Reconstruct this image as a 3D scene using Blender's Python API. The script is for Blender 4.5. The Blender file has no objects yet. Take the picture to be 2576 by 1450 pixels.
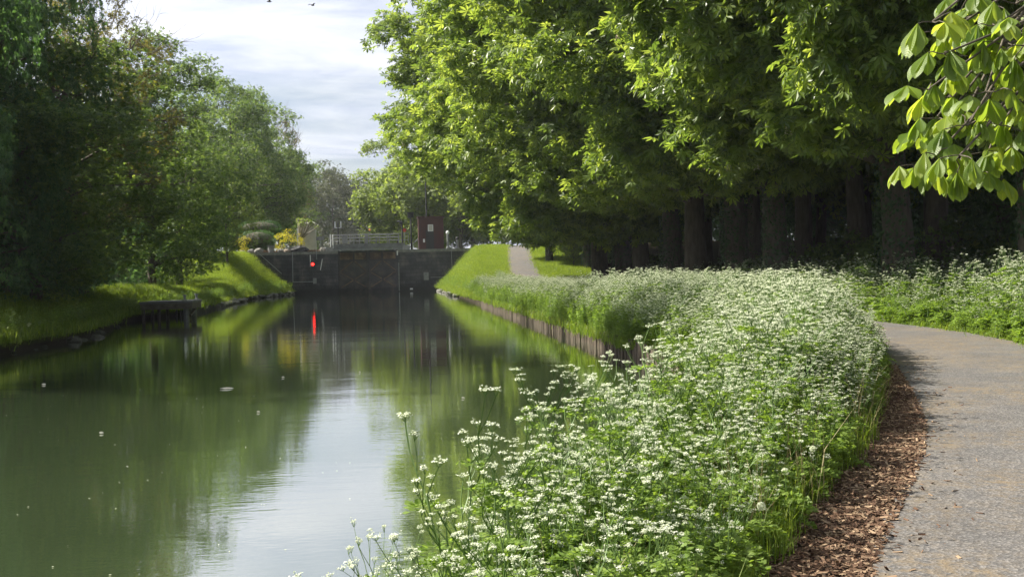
import bpy, math, random
import numpy as np
from mathutils import Vector, Matrix

R = math.radians
sc = bpy.context.scene
COL = sc.collection
random.seed(7)

# ------------------------------------------------------------------ camera, sky, sun, exposure
CAM_Z = 2.0
FPX, CU, CV = 2700.0, 1288.0, 725.0            # focal length and centre in units of a 2576 px wide frame
YAW, PITCH, ROLL = math.atan(306.9 / 2700), math.atan(47.5 / 2700), R(1.4)
fwd = Vector((math.sin(YAW) * math.cos(PITCH), math.cos(YAW) * math.cos(PITCH), -math.sin(PITCH)))
rgt0 = Vector((math.cos(YAW), -math.sin(YAW), 0))
up0 = rgt0.cross(fwd)
rgt = rgt0 * math.cos(ROLL) - up0 * math.sin(ROLL)
upv = up0 * math.cos(ROLL) + rgt0 * math.sin(ROLL)
cam = bpy.data.cameras.new("camera")
camo = bpy.data.objects.new("camera", cam)
COL.objects.link(camo)
m = Matrix((rgt, upv, -fwd)).transposed().to_4x4()
m.translation = Vector((0, 0, CAM_Z))
camo.matrix_world = m
cam.sensor_width = 36.0
cam.lens = FPX / 2576 * 36
cam.clip_start = 0.05
cam.clip_end = 3000
sc.camera = camo

SUN_AZ, SUN_EL = R(-69), R(43)                 # azimuth from +Y towards +X
sun_dir = Vector((math.sin(SUN_AZ) * math.cos(SUN_EL), math.cos(SUN_AZ) * math.cos(SUN_EL), math.sin(SUN_EL)))
sun = bpy.data.lights.new("sun", 'SUN')
sun.energy = 5.0
sun.angle = R(0.55)
sun.color = (1.0, 0.94, 0.82)
suno = bpy.data.objects.new("sun", sun)
COL.objects.link(suno)
suno.rotation_euler = (-sun_dir).to_track_quat('-Z', 'Y').to_euler()

world = bpy.data.worlds.new("World")
sc.world = world
world.use_nodes = True
wn, wl = world.node_tree.nodes, world.node_tree.links
wn.clear()
wout = wn.new('ShaderNodeOutputWorld')
bg = wn.new('ShaderNodeBackground')
bg.inputs['Strength'].default_value = 0.062
sky = wn.new('ShaderNodeTexSky')
sky.sky_type = 'NISHITA'
sky.sun_disc = False
sky.sun_elevation = SUN_EL
sky.sun_rotation = SUN_AZ
sky.dust_density = 1.5
tc = wn.new('ShaderNodeTexCoord')
sep = wn.new('ShaderNodeSeparateXYZ')
wl.new(tc.outputs['Generated'], sep.inputs[0])
def wmath(op, a, b=None, clamp=False):
    n = wn.new('ShaderNodeMath'); n.operation = op; n.use_clamp = clamp
    for i, v in enumerate((a, b)):
        if v is None: continue
        if isinstance(v, (int, float)): n.inputs[i].default_value = v
        else: wl.new(v, n.inputs[i])
    return n.outputs[0]
zz = wmath('ADD', wmath('MAXIMUM', sep.outputs['Z'], 0.0), 0.10)
comb = wn.new('ShaderNodeCombineXYZ')
wl.new(wmath('DIVIDE', sep.outputs['X'], zz), comb.inputs[0])
wl.new(wmath('DIVIDE', sep.outputs['Y'], zz), comb.inputs[1])
def wnoise(scale, detail, rough, sx=1.0, sy=1.0, off=0.0, dist=0.0):
    mp = wn.new('ShaderNodeMapping'); mp.inputs['Scale'].default_value = (sx, sy, 1); mp.inputs['Location'].default_value = (off, off * .7, 0)
    wl.new(comb.outputs[0], mp.inputs[0])
    n = wn.new('ShaderNodeTexNoise'); n.inputs['Scale'].default_value = scale; n.inputs['Detail'].default_value = detail
    n.inputs['Roughness'].default_value = rough; n.inputs['Distortion'].default_value = dist
    wl.new(mp.outputs[0], n.inputs['Vector'])
    return n.outputs['Fac']
def wramp(fac, stops):
    r = wn.new('ShaderNodeValToRGB')
    while len(r.color_ramp.elements) < len(stops): r.color_ramp.elements.new(0.5)
    for e, (p, c) in zip(r.color_ramp.elements, stops): e.position = p; e.color = (*c, 1)
    wl.new(fac, r.inputs[0])
    return r.outputs[0]
cover = wramp(wnoise(0.55, 7, .58, .8, 1.7, 3.1, .4), [(0.40, (0, 0, 0)), (0.58, (1, 1, 1))])
tint = wramp(wnoise(1.5, 8, .62, 1, 1.3, 9.0, .6), [(0.3, (6.0, 6.6, 8.3)), (0.5, (8.6, 8.9, 10.0)), (0.68, (10.6, 10.6, 10.9))])
mx = wn.new('ShaderNodeMix'); mx.data_type = 'RGBA'
cf = wmath('ADD', wmath('MULTIPLY', cover, .68), .30)
wl.new(cf, mx.inputs[0]); wl.new(sky.outputs[0], mx.inputs[6]); wl.new(tint, mx.inputs[7])
# clouds are brighter towards the sun than on the other side of the sky
dotn = wn.new('ShaderNodeVectorMath'); dotn.operation = 'DOT_PRODUCT'
wl.new(tc.outputs['Generated'], dotn.inputs[0]); dotn.inputs[1].default_value = sun_dir
gl = wmath('ADD', wmath('MULTIPLY', wmath('MAXIMUM', dotn.outputs['Value'], 0.0), .55), .52)
sc2 = wn.new('ShaderNodeVectorMath'); sc2.operation = 'SCALE'
wl.new(mx.outputs[2], sc2.inputs[0]); wl.new(gl, sc2.inputs['Scale'])
wl.new(sc2.outputs[0], bg.inputs['Color']); wl.new(bg.outputs[0], wout.inputs['Surface'])

sc.view_settings.view_transform = 'Standard'
sc.view_settings.look = 'None'
sc.view_settings.gamma = 1
sc.view_settings.exposure = 1.32
sc.render.engine = 'CYCLES'
sc.cycles.max_bounces = 7
sc.cycles.diffuse_bounces = 3
sc.cycles.glossy_bounces = 3
sc.cycles.transmission_bounces = 4
sc.cycles.transparent_max_bounces = 4
sc.cycles.volume_bounces = 0
sc.cycles.caustics_reflective = False
sc.cycles.caustics_refractive = False
sc.cycles.sample_clamp_indirect = 4

def ray(u, v):
    return fwd * FPX + rgt * (u - CU) - upv * (v - CV)
def Y_(u, v, y):                                # where the sight line meets the upright plane at distance y
    d = ray(u, v); t = y / d.y
    return Vector((d.x * t, y, CAM_Z + d.z * t))
def G_(u, v, z):                                # where it meets the level z
    d = ray(u, v); t = (z - CAM_Z) / d.z
    return Vector((d.x * t, d.y * t, z))

# ------------------------------------------------------------------ helpers
def tag(o, label=None, cat=None, group=None, kind=None):
    if label: o['label'] = label
    if cat: o['category'] = cat
    if group: o['group'] = group
    if kind: o['kind'] = kind
    return o
def empty(name, loc=(0, 0, 0), rz=0.0):
    o = bpy.data.objects.new(name, None); o.empty_display_size = .2
    COL.objects.link(o); o.location = loc; o.rotation_euler = (0, 0, rz)
    return o

class MB:
    def __init__(s): s.v = []; s.f = []; s.mi = []; s.cur = 0
    def add(s, vs, fs):
        b = len(s.v); s.v += [tuple(p) for p in vs]
        for f in fs: s.f.append(tuple(b + i for i in f)); s.mi.append(s.cur)
    def box(s, c, sz, rz=0.0, taper=1.0):
        x, y, z = [q / 2 for q in sz]; cr, sr = math.cos(rz), math.sin(rz); vs = []
        for k, t in ((-1, 1), (1, taper)):
            for a, b in ((-1, -1), (1, -1), (1, 1), (-1, 1)):
                px, py = a * x * t, b * y * t
                vs.append((c[0] + px * cr - py * sr, c[1] + px * sr + py * cr, c[2] + k * z))
        s.add(vs, [(3, 2, 1, 0), (4, 5, 6, 7), (0, 1, 5, 4), (1, 2, 6, 5), (2, 3, 7, 6), (3, 0, 4, 7)])
    def bar(s, a, b, w, h=None):
        a = Vector(a); b = Vector(b); d = (b - a).normalized(); h = h or w
        up = Vector((0, 0, 1)) if abs(d.z) < .9 else Vector((0, 1, 0))
        sx = d.cross(up).normalized() * w / 2; sy = sx.cross(d).normalized() * h / 2
        vs = [p + i * sx + j * sy for p in (a, b) for i, j in ((-1, -1), (1, -1), (1, 1), (-1, 1))]
        s.add(vs, [(3, 2, 1, 0), (4, 5, 6, 7), (0, 1, 5, 4), (1, 2, 6, 5), (2, 3, 7, 6), (3, 0, 4, 7)])
    def tube(s, pts, rad, n=6, cap=True):
        pts = [Vector(p) for p in pts]
        if not isinstance(rad, (list, tuple)): rad = [rad] * len(pts)
        vs = []
        ref = Vector((0.31, 0.95, 0.1))
        for i, p in enumerate(pts):
            d = (pts[min(i + 1, len(pts) - 1)] - pts[max(i - 1, 0)]).normalized()
            a = d.cross(ref)
            if a.length < .05: a = d.cross(Vector((1, 0, 0)))
            a.normalize(); b = d.cross(a)
            for k in range(n):
                t = 2 * math.pi * k / n
                vs.append(p + (a * math.cos(t) + b * math.sin(t)) * rad[i])
        fs = []
        for i in range(len(pts) - 1):
            for k in range(n):
                k2 = (k + 1) % n
                fs.append((i * n + k, i * n + k2, (i + 1) * n + k2, (i + 1) * n + k))
        if cap: fs += [tuple(range(n))[::-1], tuple((len(pts) - 1) * n + k for k in range(n))]
        s.add(vs, fs)
    def ball(s, c, r, n=8, mrings=6, jit=0.0):
        vs = [(c[0], c[1], c[2] - r[2])]
        for i in range(1, mrings):
            t = math.pi * i / mrings
            for k in range(n):
                p = 2 * math.pi * k / n; j = 1 + random.uniform(-jit, jit)
                vs.append((c[0] + r[0] * math.sin(t) * math.cos(p) * j, c[1] + r[1] * math.sin(t) * math.sin(p) * j, c[2] - r[2] * math.cos(t) * j))
        vs.append((c[0], c[1], c[2] + r[2])); L = len(vs) - 1; fs = []
        for k in range(n): fs.append((0, 1 + (k + 1) % n, 1 + k)); fs.append((L, L - n + k, L - n + (k + 1) % n))
        for i in range(mrings - 2):
            for k in range(n):
                a = 1 + i * n; fs.append((a + k, a + (k + 1) % n, a + n + (k + 1) % n, a + n + k))
        s.add(vs, fs)
    def build(s, name, mat, parent=None, loc=(0, 0, 0), smooth=False):
        me = bpy.data.meshes.new(name); me.from_pydata(s.v, [], s.f)
        mats = mat if isinstance(mat, (list, tuple)) else [mat]
        for q in mats: me.materials.append(q)
        if len(mats) > 1: me.polygons.foreach_set('material_index', s.mi)
        if smooth: me.polygons.foreach_set('use_smooth', [True] * len(me.polygons))
        me.update()
        o = bpy.data.objects.new(name, me); COL.objects.link(o); o.location = loc
        if parent: o.parent = parent
        return o

def link_np(name, V, F, mats, parent=None, rnd=None, smooth=False, mi=None, uv=None, link=True):
    """V (n,3) float, F (m,4) int -> one mesh of quads with a per-face random number"""
    me = bpy.data.meshes.new(name)
    nv, nf = len(V), len(F)
    me.vertices.add(nv); me.vertices.foreach_set('co', np.asarray(V, np.float32).ravel())
    me.loops.add(nf * 4); me.loops.foreach_set('vertex_index', np.asarray(F, np.int32).ravel())
    me.polygons.add(nf); me.polygons.foreach_set('loop_start', np.arange(nf, dtype=np.int32) * 4)
    if not isinstance(mats, (list, tuple)): mats = [mats]
    for q in mats: me.materials.append(q)
    if mi is not None: me.polygons.foreach_set('material_index', np.asarray(mi, np.int32))
    me.update(calc_edges=True)
    me.polygons.foreach_set('use_smooth', np.full(nf, smooth))
    if rnd is not None:
        a = me.attributes.new('rnd', 'FLOAT', 'FACE'); a.data.foreach_set('value', np.asarray(rnd, np.float32))
    if uv is not None:
        l = me.uv_layers.new(name='uv'); l.data.foreach_set('uv', np.asarray(uv, np.float32)[np.asarray(F).ravel()].ravel())
    o = bpy.data.objects.new(name, me)
    if link: COL.objects.link(o)
    if parent: o.parent = parent
    return o

def norm(a): return a / (np.linalg.norm(a, axis=1, keepdims=True) + 1e-9)
def frames(axis, nrm):
    X = norm(axis); Z = norm(nrm - (nrm * X).sum(1, keepdims=True) * X); Yv = np.cross(Z, X)
    return np.stack([X, Yv, Z], 1)             # rows = local axes
def scatter_template(tv, tf, T, M, s, rnd=None):
    """instances of a small template as real faces"""
    n, k = len(T), len(tv)
    V = np.einsum('kj,njl->nkl', tv, M) * s[:, None, None] + T[:, None, :]
    F = tf[None] + (np.arange(n) * k)[:, None, None]
    r = None if rnd is None else np.repeat(rnd, len(tf))
    return V.reshape(-1, 3), F.reshape(-1, tf.shape[1]), r
class NPM:
    def __init__(s): s.V = []; s.F = []; s.r = []; s.mi = []; s.n = 0
    def add(s, V, F, r=None, mi=0):
        s.V.append(V); s.F.append(F + s.n); s.n += len(V)
        s.r.append(np.zeros(len(F)) if r is None else r); s.mi.append(np.full(len(F), mi))
    def link(s, name, mats, parent=None, smooth=False, link=True):
        return link_np(name, np.concatenate(s.V), np.concatenate(s.F), mats, parent, np.concatenate(s.r), smooth, np.concatenate(s.mi), link=link)
def np_tube(m, pts, rad, n=4, r=0.5, mi=0):
    pts = np.asarray(pts, float); k = len(pts)
    rad = np.broadcast_to(rad, (k,))
    d = norm(np.gradient(pts, axis=0)); ref = np.tile([0.31, 0.95, 0.1], (k, 1))
    a = norm(np.cross(d, ref)); b = np.cross(d, a)
    t = 2 * np.pi * np.arange(n) / n
    V = pts[:, None] + (a[:, None] * np.cos(t)[None, :, None] + b[:, None] * np.sin(t)[None, :, None]) * rad[:, None, None]
    i = np.arange(k - 1)[:, None] * n; j = np.arange(n)[None]; j2 = (j + 1) % n
    F = np.stack([i + j, i + j2, i + n + j2, i + n + j], -1).reshape(-1, 4)
    m.add(V.reshape(-1, 3), F, np.full(len(F), r), mi)

# leaf templates (x = leaf axis, z = upper side)
def kite(ang, ln, w, droop, z0=0.0):
    c, s = math.cos(ang), math.sin(ang)
    p = [(0.03, 0, 0), (ln * .62, -w, droop * .35 - .03), (ln, 0, droop), (ln * .62, w, droop * .35 - .03)]
    return [(x * c - y * s, x * s + y * c, z + z0) for x, y, z in p]
def tmpl(kites):
    tv = np.array([p for k in kites for p in k]); tf = np.arange(len(tv)).reshape(-1, 4)
    return tv, tf
PALM = tmpl([kite(a, l, .16, -.42 * l) for a, l in ((0, 1), (.75, .95), (-.75, .95), (1.55, .7), (-1.55, .7), (2.6, .5))])
PALM_LO = tmpl([kite(a, l, .24, -.42 * l) for a, l in ((0, 1), (1.1, .85), (-1.1, .85))])
OVAL = tmpl([kite(0, 1, .32, -.12)])
SPRAY = tmpl([kite(0, 1, .2, -.2), kite(.9, .8, .2, -.1), kite(-.9, .8, .2, -.25)])

# ------------------------------------------------------------------ materials
def new_mat(name):
    m = bpy.data.materials.new(name); m.use_nodes = True
    nt = m.node_tree; b = nt.nodes['Principled BSDF']
    return m, nt, b
def nd(nt, typ, **kw):
    n = nt.nodes.new(typ)
    for k, v in kw.items(): setattr(n, k, v)
    return n
def ramp(nt, fac, stops):
    r = nd(nt, 'ShaderNodeValToRGB')
    while len(r.color_ramp.elements) < len(stops): r.color_ramp.elements.new(.5)
    for e, (p, c) in zip(r.color_ramp.elements, stops): e.position = p; e.color = (*c, 1)
    nt.links.new(fac, r.inputs[0]); return r.outputs[0]
def noise(nt, vec, scale, detail=5, rough=.55, mscale=None, dist=0):
    if mscale:
        mp = nd(nt, 'ShaderNodeMapping'); mp.inputs['Scale'].default_value = mscale
        nt.links.new(vec, mp.inputs[0]); vec = mp.outputs[0]
    n = nd(nt, 'ShaderNodeTexNoise'); n.inputs['Scale'].default_value = scale; n.inputs['Detail'].default_value = detail
    n.inputs['Roughness'].default_value = rough; n.inputs['Distortion'].default_value = dist
    nt.links.new(vec, n.inputs['Vector']); return n.outputs['Fac']
def mixc(nt, f, a, b, mode='MIX'):
    m = nd(nt, 'ShaderNodeMix', data_type='RGBA', blend_type=mode)
    for i, v in ((0, f), (6, a), (7, b)):
        if isinstance(v, (int, float)): m.inputs[i].default_value = v
        elif isinstance(v, tuple): m.inputs[i].default_value = (*v, 1)
        else: nt.links.new(v, m.inputs[i])
    return m.outputs[2]
def bump(nt, h, strength, dist, b):
    n = nd(nt, 'ShaderNodeBump'); n.inputs['Strength'].default_value = strength; n.inputs['Distance'].default_value = dist
    nt.links.new(h, n.inputs['Height']); nt.links.new(n.outputs[0], b.inputs['Normal']); return n
def pos(nt): return nd(nt, 'ShaderNodeNewGeometry').outputs['Position']
def objc(nt): return nd(nt, 'ShaderNodeTexCoord').outputs['Object']

def noisy(name, stops, scale, rough=.8, bs=.3, bd=.02, detail=6, mscale=None, metallic=0.0, world_pos=False):
    m, nt, b = new_mat(name)
    v = pos(nt) if world_pos else objc(nt)
    f = noise(nt, v, scale, detail, .6, mscale)
    nt.links.new(ramp(nt, f, stops), b.inputs['Base Color'])
    b.inputs['Roughness'].default_value = rough; b.inputs['Metallic'].default_value = metallic
    if bs: bump(nt, noise(nt, v, scale * 3, detail, .6, mscale), bs, bd, b)
    return m

def leaf_mat(name, cols, trans, tf=.42, rough=.5, spec=.3):
    """cols: ramp over the per-leaf random number; trans: (r,g,b) multiplier for light passing through"""
    m, nt, b = new_mat(name)
    at = nd(nt, 'ShaderNodeAttribute', attribute_name='rnd')
    oi = nd(nt, 'ShaderNodeObjectInfo')
    big = noise(nt, pos(nt), .35, 3, .5)
    add = nd(nt, 'ShaderNodeMath', operation='MULTIPLY_ADD'); nt.links.new(at.outputs['Fac'], add.inputs[0]); add.inputs[1].default_value = .62
    k = nd(nt, 'ShaderNodeMath', operation='MULTIPLY'); nt.links.new(big, k.inputs[0]); k.inputs[1].default_value = .38
    nt.links.new(k.outputs[0], add.inputs[2])
    c = ramp(nt, add.outputs[0], cols)
    nt.links.new(c, b.inputs['Base Color'])
    b.inputs['Roughness'].default_value = rough; b.inputs['Specular IOR Level'].default_value = spec
    tr = nd(nt, 'ShaderNodeBsdfTranslucent')
    nt.links.new(mixc(nt, 1.0, c, trans, 'MULTIPLY'), tr.inputs[0])
    ms = nd(nt, 'ShaderNodeMixShader'); ms.inputs[0].default_value = tf
    nt.links.new(b.outputs[0], ms.inputs[1]); nt.links.new(tr.outputs[0], ms.inputs[2])
    nt.links.new(ms.outputs[0], nt.nodes['Material Output'].inputs[0])
    return m

M = {}
M['chestnut'] = leaf_mat('chestnut_leaf', [(.2, (.050, .088, .020)), (.5, (.104, .16, .036)), (.85, (.19, .25, .065))], (3.1, 2.8, 1.3), .5, .40, .5)
M['bigleaf'] = None
M['dark_leaf'] = leaf_mat('dark_leaf', [(.2, (.04, .085, .038)), (.6, (.07, .13, .052)), (.9, (.11, .18, .065))], (2.0, 2.1, 1.1), .4)
M['green_leaf'] = leaf_mat('green_leaf', [(.2, (.05, .09, .03)), (.6, (.095, .15, .045)), (.9, (.17, .22, .07))], (2.4, 2.3, 1.1), .45)
M['khaki_leaf'] = leaf_mat('khaki_leaf', [(.15, (.08, .07, .035)), (.5, (.13, .125, .04)), (.75, (.15, .15, .04)), (.92, (.34, .34, .05))], (1.9, 1.8, .8), .4)
M['light_leaf'] = leaf_mat('light_leaf', [(.2, (.09, .13, .035)), (.6, (.16, .21, .055)), (.9, (.27, .32, .09))], (2.0, 2.0, 1.0), .45)
M['far_leaf'] = leaf_mat('far_leaf', [(.2, (.04, .07, .03)), (.5, (.075, .11, .04)), (.9, (.12, .14, .06))], (1.6, 1.6, 1.0), .3)
M['far_khaki'] = leaf_mat('far_khaki_leaf', [(.2, (.055, .062, .04)), (.5, (.085, .095, .05)), (.9, (.12, .14, .065))], (1.5, 1.5, 1.0), .3)
M['yellow_leaf'] = leaf_mat('yellow_leaf', [(.2, (.3, .26, .02)), (.6, (.5, .45, .03)), (.9, (.6, .58, .1))], (1.5, 1.5, .6), .45)
M['hedge_leaf'] = leaf_mat('hedge_leaf', [(.2, (.03, .08, .02)), (.9, (.07, .14, .03))], (1.9, 2.0, 1.0), .3)
M['ivy'] = leaf_mat('ivy_leaf', [(.2, (.02, .055, .018)), (.9, (.06, .12, .04))], (1.4, 1.5, .8), .2, .3)
M['fern'] = leaf_mat('parsley_leaf', [(.2, (.10, .165, .03)), (.6, (.18, .26, .055)), (.9, (.27, .35, .09))], (2.2, 2.2, .9), .42)
M['umbel'] = leaf_mat('parsley_flower', [(.1, (.50, .56, .36)), (.5, (.70, .74, .56)), (.9, (.86, .87, .78))], (1.0, 1.0, .9), .35, .7, .2)
M['straw'] = leaf_mat('dead_stalk', [(.2, (.28, .22, .11)), (.9, (.45, .38, .22))], (1.2, 1.2, 1), .2, .7)
M['stem'] = leaf_mat('parsley_stem', [(.2, (.08, .15, .03)), (.9, (.14, .22, .06))], (1.3, 1.3, .8), .15, .5)
M['blossom'] = leaf_mat('chestnut_blossom', [(.2, (.55, .45, .36)), (.9, (.75, .70, .58))], (1, 1, .9), .3, .7, .2)
M['grass'] = leaf_mat('grass_blade', [(.2, (.08, .13, .02)), (.6, (.14, .21, .03)), (.9, (.26, .31, .06))], (2.2, 2.1, .9), .4)
M['lawn'] = leaf_mat('mown_grass_blade', [(.2, (.11, .17, .02)), (.6, (.18, .26, .03)), (.9, (.30, .35, .06))], (1.9, 1.8, .8), .4)
M['bark'] = noisy('bark', [(.3, (.05, .04, .03)), (.6, (.115, .095, .07)), (.8, (.18, .15, .115))], 3.0, .9, .8, .03, mscale=(3, 3, .6))
M['twig'] = noisy('twig_bark', [(.3, (.06, .05, .04)), (.7, (.11, .09, .07))], 9, .9, 0)
M['pale_bark'] = noisy('pollard_bark', [(.3, (.18, .16, .12)), (.7, (.4, .36, .28))], 6, .9, .5)

def soil_mat():
    m, nt, b = new_mat('ground')
    p = pos(nt)
    sp = nd(nt, 'ShaderNodeSeparateXYZ'); nt.links.new(p, sp.inputs[0])
    g = ramp(nt, noise(nt, p, 1.3, 8, .65), [(.3, (.06, .09, .018)), (.5, (.12, .165, .03)), (.7, (.20, .235, .045))])
    fine = ramp(nt, noise(nt, p, 14, 6, .7, (1, 2.2, 1)), [(.3, (.55, .55, .5)), (.7, (1.25, 1.2, 1.1))])
    g = mixc(nt, 1.0, g, fine, 'MULTIPLY')
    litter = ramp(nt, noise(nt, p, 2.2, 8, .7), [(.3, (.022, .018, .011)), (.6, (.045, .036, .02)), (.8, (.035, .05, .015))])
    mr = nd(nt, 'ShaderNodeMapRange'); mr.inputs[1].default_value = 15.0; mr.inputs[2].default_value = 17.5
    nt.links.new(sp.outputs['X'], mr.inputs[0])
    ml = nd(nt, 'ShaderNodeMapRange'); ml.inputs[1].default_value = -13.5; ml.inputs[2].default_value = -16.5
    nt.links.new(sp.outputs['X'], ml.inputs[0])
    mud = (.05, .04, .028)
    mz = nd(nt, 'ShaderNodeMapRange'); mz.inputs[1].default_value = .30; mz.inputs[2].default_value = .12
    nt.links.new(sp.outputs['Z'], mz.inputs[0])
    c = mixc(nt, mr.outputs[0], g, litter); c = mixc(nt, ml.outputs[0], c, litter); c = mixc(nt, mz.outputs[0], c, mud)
    nt.links.new(c, b.inputs['Base Color']); b.inputs['Roughness'].default_value = .95; b.inputs['Specular IOR Level'].default_value = .15
    bump(nt, noise(nt, p, 9, 8, .7), .8, .12, b)
    return m
M['ground'] = soil_mat()

def water_mat():
    m, nt, b = new_mat('water')
    p = pos(nt)
    b.inputs['Base Color'].default_value = (.052, .066, .020, 1)
    nt.links.new(ramp(nt, noise(nt, p, .12, 4, .5), [(.3, (.036, .054, .024)), (.7, (.058, .082, .036))]), b.inputs['Base Color'])
    b.inputs['Roughness'].default_value = .012
    b.inputs['IOR'].default_value = 3.6
    a1 = noise(nt, p, 1.0, 3, .5, (1.1, 4.5, 1), .3)
    a2 = noise(nt, p, 1.0, 4, .55, (.16, .55, 1), .6)
    a3 = noise(nt, p, 1.0, 3, .5, (6, 16, 1))
    msk = ramp(nt, noise(nt, p, .05, 3, .5, (1, 2.5, 1)), [(.42, (.25, .25, .25)), (.66, (1, 1, 1))])
    s1 = nd(nt, 'ShaderNodeMath', operation='MULTIPLY'); nt.links.new(a1, s1.inputs[0]); nt.links.new(msk, s1.inputs[1])
    n1 = nd(nt, 'ShaderNodeBump'); n1.inputs['Strength'].default_value = 1; n1.inputs['Distance'].default_value = .0019; nt.links.new(s1.outputs[0], n1.inputs['Height'])
    n2 = nd(nt, 'ShaderNodeBump'); n2.inputs['Strength'].default_value = 1; n2.inputs['Distance'].default_value = .006; nt.links.new(a2, n2.inputs['Height']); nt.links.new(n1.outputs[0], n2.inputs['Normal'])
    n3 = nd(nt, 'ShaderNodeBump'); n3.inputs['Strength'].default_value = 1; n3.inputs['Distance'].default_value = .0007; nt.links.new(a3, n3.inputs['Height']); nt.links.new(n2.outputs[0], n3.inputs['Normal'])
    nt.links.new(n3.outputs[0], b.inputs['Normal'])
    b.inputs['Coat Weight'].default_value = 1.0; b.inputs['Coat IOR'].default_value = 1.9; b.inputs['Coat Roughness'].default_value = .01
    nt.links.new(n3.outputs[0], b.inputs['Coat Normal'])
    return m
M['water'] = water_mat()

def asphalt():
    m, nt, b = new_mat('asphalt')
    p = pos(nt)
    v = nd(nt, 'ShaderNodeTexVoronoi'); v.inputs['Scale'].default_value = 70; nt.links.new(p, v.inputs['Vector'])
    c = ramp(nt, v.outputs['Color'], [(.1, (.055, .052, .052)), (.55, (.092, .089, .09)), (.95, (.18, .17, .165))])
    d = ramp(nt, noise(nt, p, .7, 6, .6, (1, 1, 1)), [(.42, (0, 0, 0)), (.6, (1, 1, 1))])
    e = ramp(nt, noise(nt, p, 11, 8, .75), [(.42, (0, 0, 0)), (.62, (.8, .8, .8))])
    f = mixc(nt, 1.0, d, e, 'MULTIPLY')
    c = mixc(nt, f, c, (.17, .125, .07))
    c = mixc(nt, 1.0, c, ramp(nt, noise(nt, p, 1.6, 7, .6), [(.3, (.88, .87, .86)), (.7, (1.18, 1.16, 1.13))]), 'MULTIPLY')
    nt.links.new(c, b.inputs['Base Color']); b.inputs['Roughness'].default_value = .85
    bump(nt, v.outputs['Distance'], .5, .006, b)
    return m
M['asphalt'] = asphalt()
M['chipbed'] = noisy('wood_chip_bed', [(.3, (.035, .02, .012)), (.5, (.10, .055, .03)), (.72, (.22, .14, .08))], 26, .9, 1.0, .03, world_pos=True)
M['chip'] = leaf_mat('wood_chip', [(.15, (.06, .033, .021)), (.55, (.14, .082, .052)), (.93, (.42, .31, .2))], (1, 1, 1), .03, .8, .2)

def wall_mat():
    m, nt, b = new_mat('lock_masonry')
    p = pos(nt)
    sp = nd(nt, 'ShaderNodeSeparateXYZ'); nt.links.new(p, sp.inputs[0])
    cb = nd(nt, 'ShaderNodeCombineXYZ'); nt.links.new(sp.outputs['X'], cb.inputs[0]); nt.links.new(sp.outputs['Z'], cb.inputs[1])
    br = nd(nt, 'ShaderNodeTexBrick'); br.inputs['Scale'].default_value = 1.0
    br.inputs['Brick Width'].default_value = 1.1; br.inputs['Row Height'].default_value = .38; br.inputs['Mortar Size'].default_value = .025
    br.inputs['Color1'].default_value = (.036, .036, .042, 1); br.inputs['Color2'].default_value = (.062, .06, .064, 1); br.inputs['Mortar'].default_value = (.028, .028, .03, 1)
    nt.links.new(cb.outputs[0], br.inputs['Vector'])
    st = ramp(nt, noise(nt, p, 1.1, 8, .7, (1, 1, .6)), [(.3, (.35, .36, .42)), (.5, (1, 1, 1.05)), (.7, (2.6, 2.4, 2.1))])
    c = mixc(nt, 1.0, br.outputs['Color'], st, 'MULTIPLY')
    wet = nd(nt, 'ShaderNodeMapRange'); wet.inputs[1].default_value = .9; wet.inputs[2].default_value = .3; nt.links.new(sp.outputs['Z'], wet.inputs[0])
    c = mixc(nt, wet.outputs[0], c, (.018, .02, .018))
    nt.links.new(c, b.inputs['Base Color']); b.inputs['Roughness'].default_value = .85
    bump(nt, noise(nt, p, 5, 8, .7), .7, .06, b)
    return m
M['masonry'] = wall_mat()
M['coping'] = noisy('coping_stone', [(.3, (.12, .12, .11)), (.7, (.26, .25, .23))], 2.5, .85, .5)
M['concrete'] = noisy('concrete', [(.3, (.20, .20, .19)), (.7, (.36, .35, .33))], 2.0, .85, .4, world_pos=True)
M['old_concrete'] = noisy('weathered_concrete', [(.3, (.10, .10, .10)), (.7, (.22, .22, .22))], 2.0, .85, .5, world_pos=True)
M['pale_render'] = noisy('pale_render', [(.3, (.46, .44, .40)), (.7, (.6, .57, .52))], 1.5, .9, .2, world_pos=True)
M['rust'] = noisy('rusty_steel', [(.3, (.07, .045, .035)), (.5, (.17, .10, .065)), (.72, (.36, .25, .16))], 1.6, .75, .5, .03, world_pos=True)
M['gate_dark'] = noisy('tarred_steel', [(.3, (.025, .025, .03)), (.55, (.06, .055, .055)), (.75, (.15, .12, .09))], 1.3, .6, .5, .03, world_pos=True)
M['galv'] = noisy('galvanised_steel', [(.3, (.15, .16, .165)), (.7, (.26, .26, .26))], 4, .5, .2, metallic=.3)
M['white_paint'] = noisy('white_paint', [(.3, (.6, .6, .6)), (.7, (.8, .8, .8))], 3, .5, .1)
M['grey_paint'] = noisy('grey_paint', [(.3, (.22, .24, .25)), (.7, (.33, .34, .35))], 3, .5, .1)
M['black_paint'] = noisy('black_paint', [(.3, (.015, .015, .017)), (.7, (.03, .03, .033))], 3, .5, .1)
M['maroon'] = noisy('maroon_paint', [(.3, (.045, .012, .012)), (.7, (.07, .019, .017))], 1.5, .55, .15, world_pos=True)
M['red_paint'] = noisy('red_paint', [(.3, (.5, .03, .02)), (.7, (.6, .05, .03))], 3, .5, .1)
M['orange_paint'] = noisy('orange_paint', [(.3, (.7, .25, .04)), (.7, (.8, .3, .05))], 3, .5, .1)
M['stone'] = noisy('rubble_stone', [(.3, (.10, .095, .08)), (.7, (.26, .25, .22))], 4, .9, .8, world_pos=True)
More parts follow.
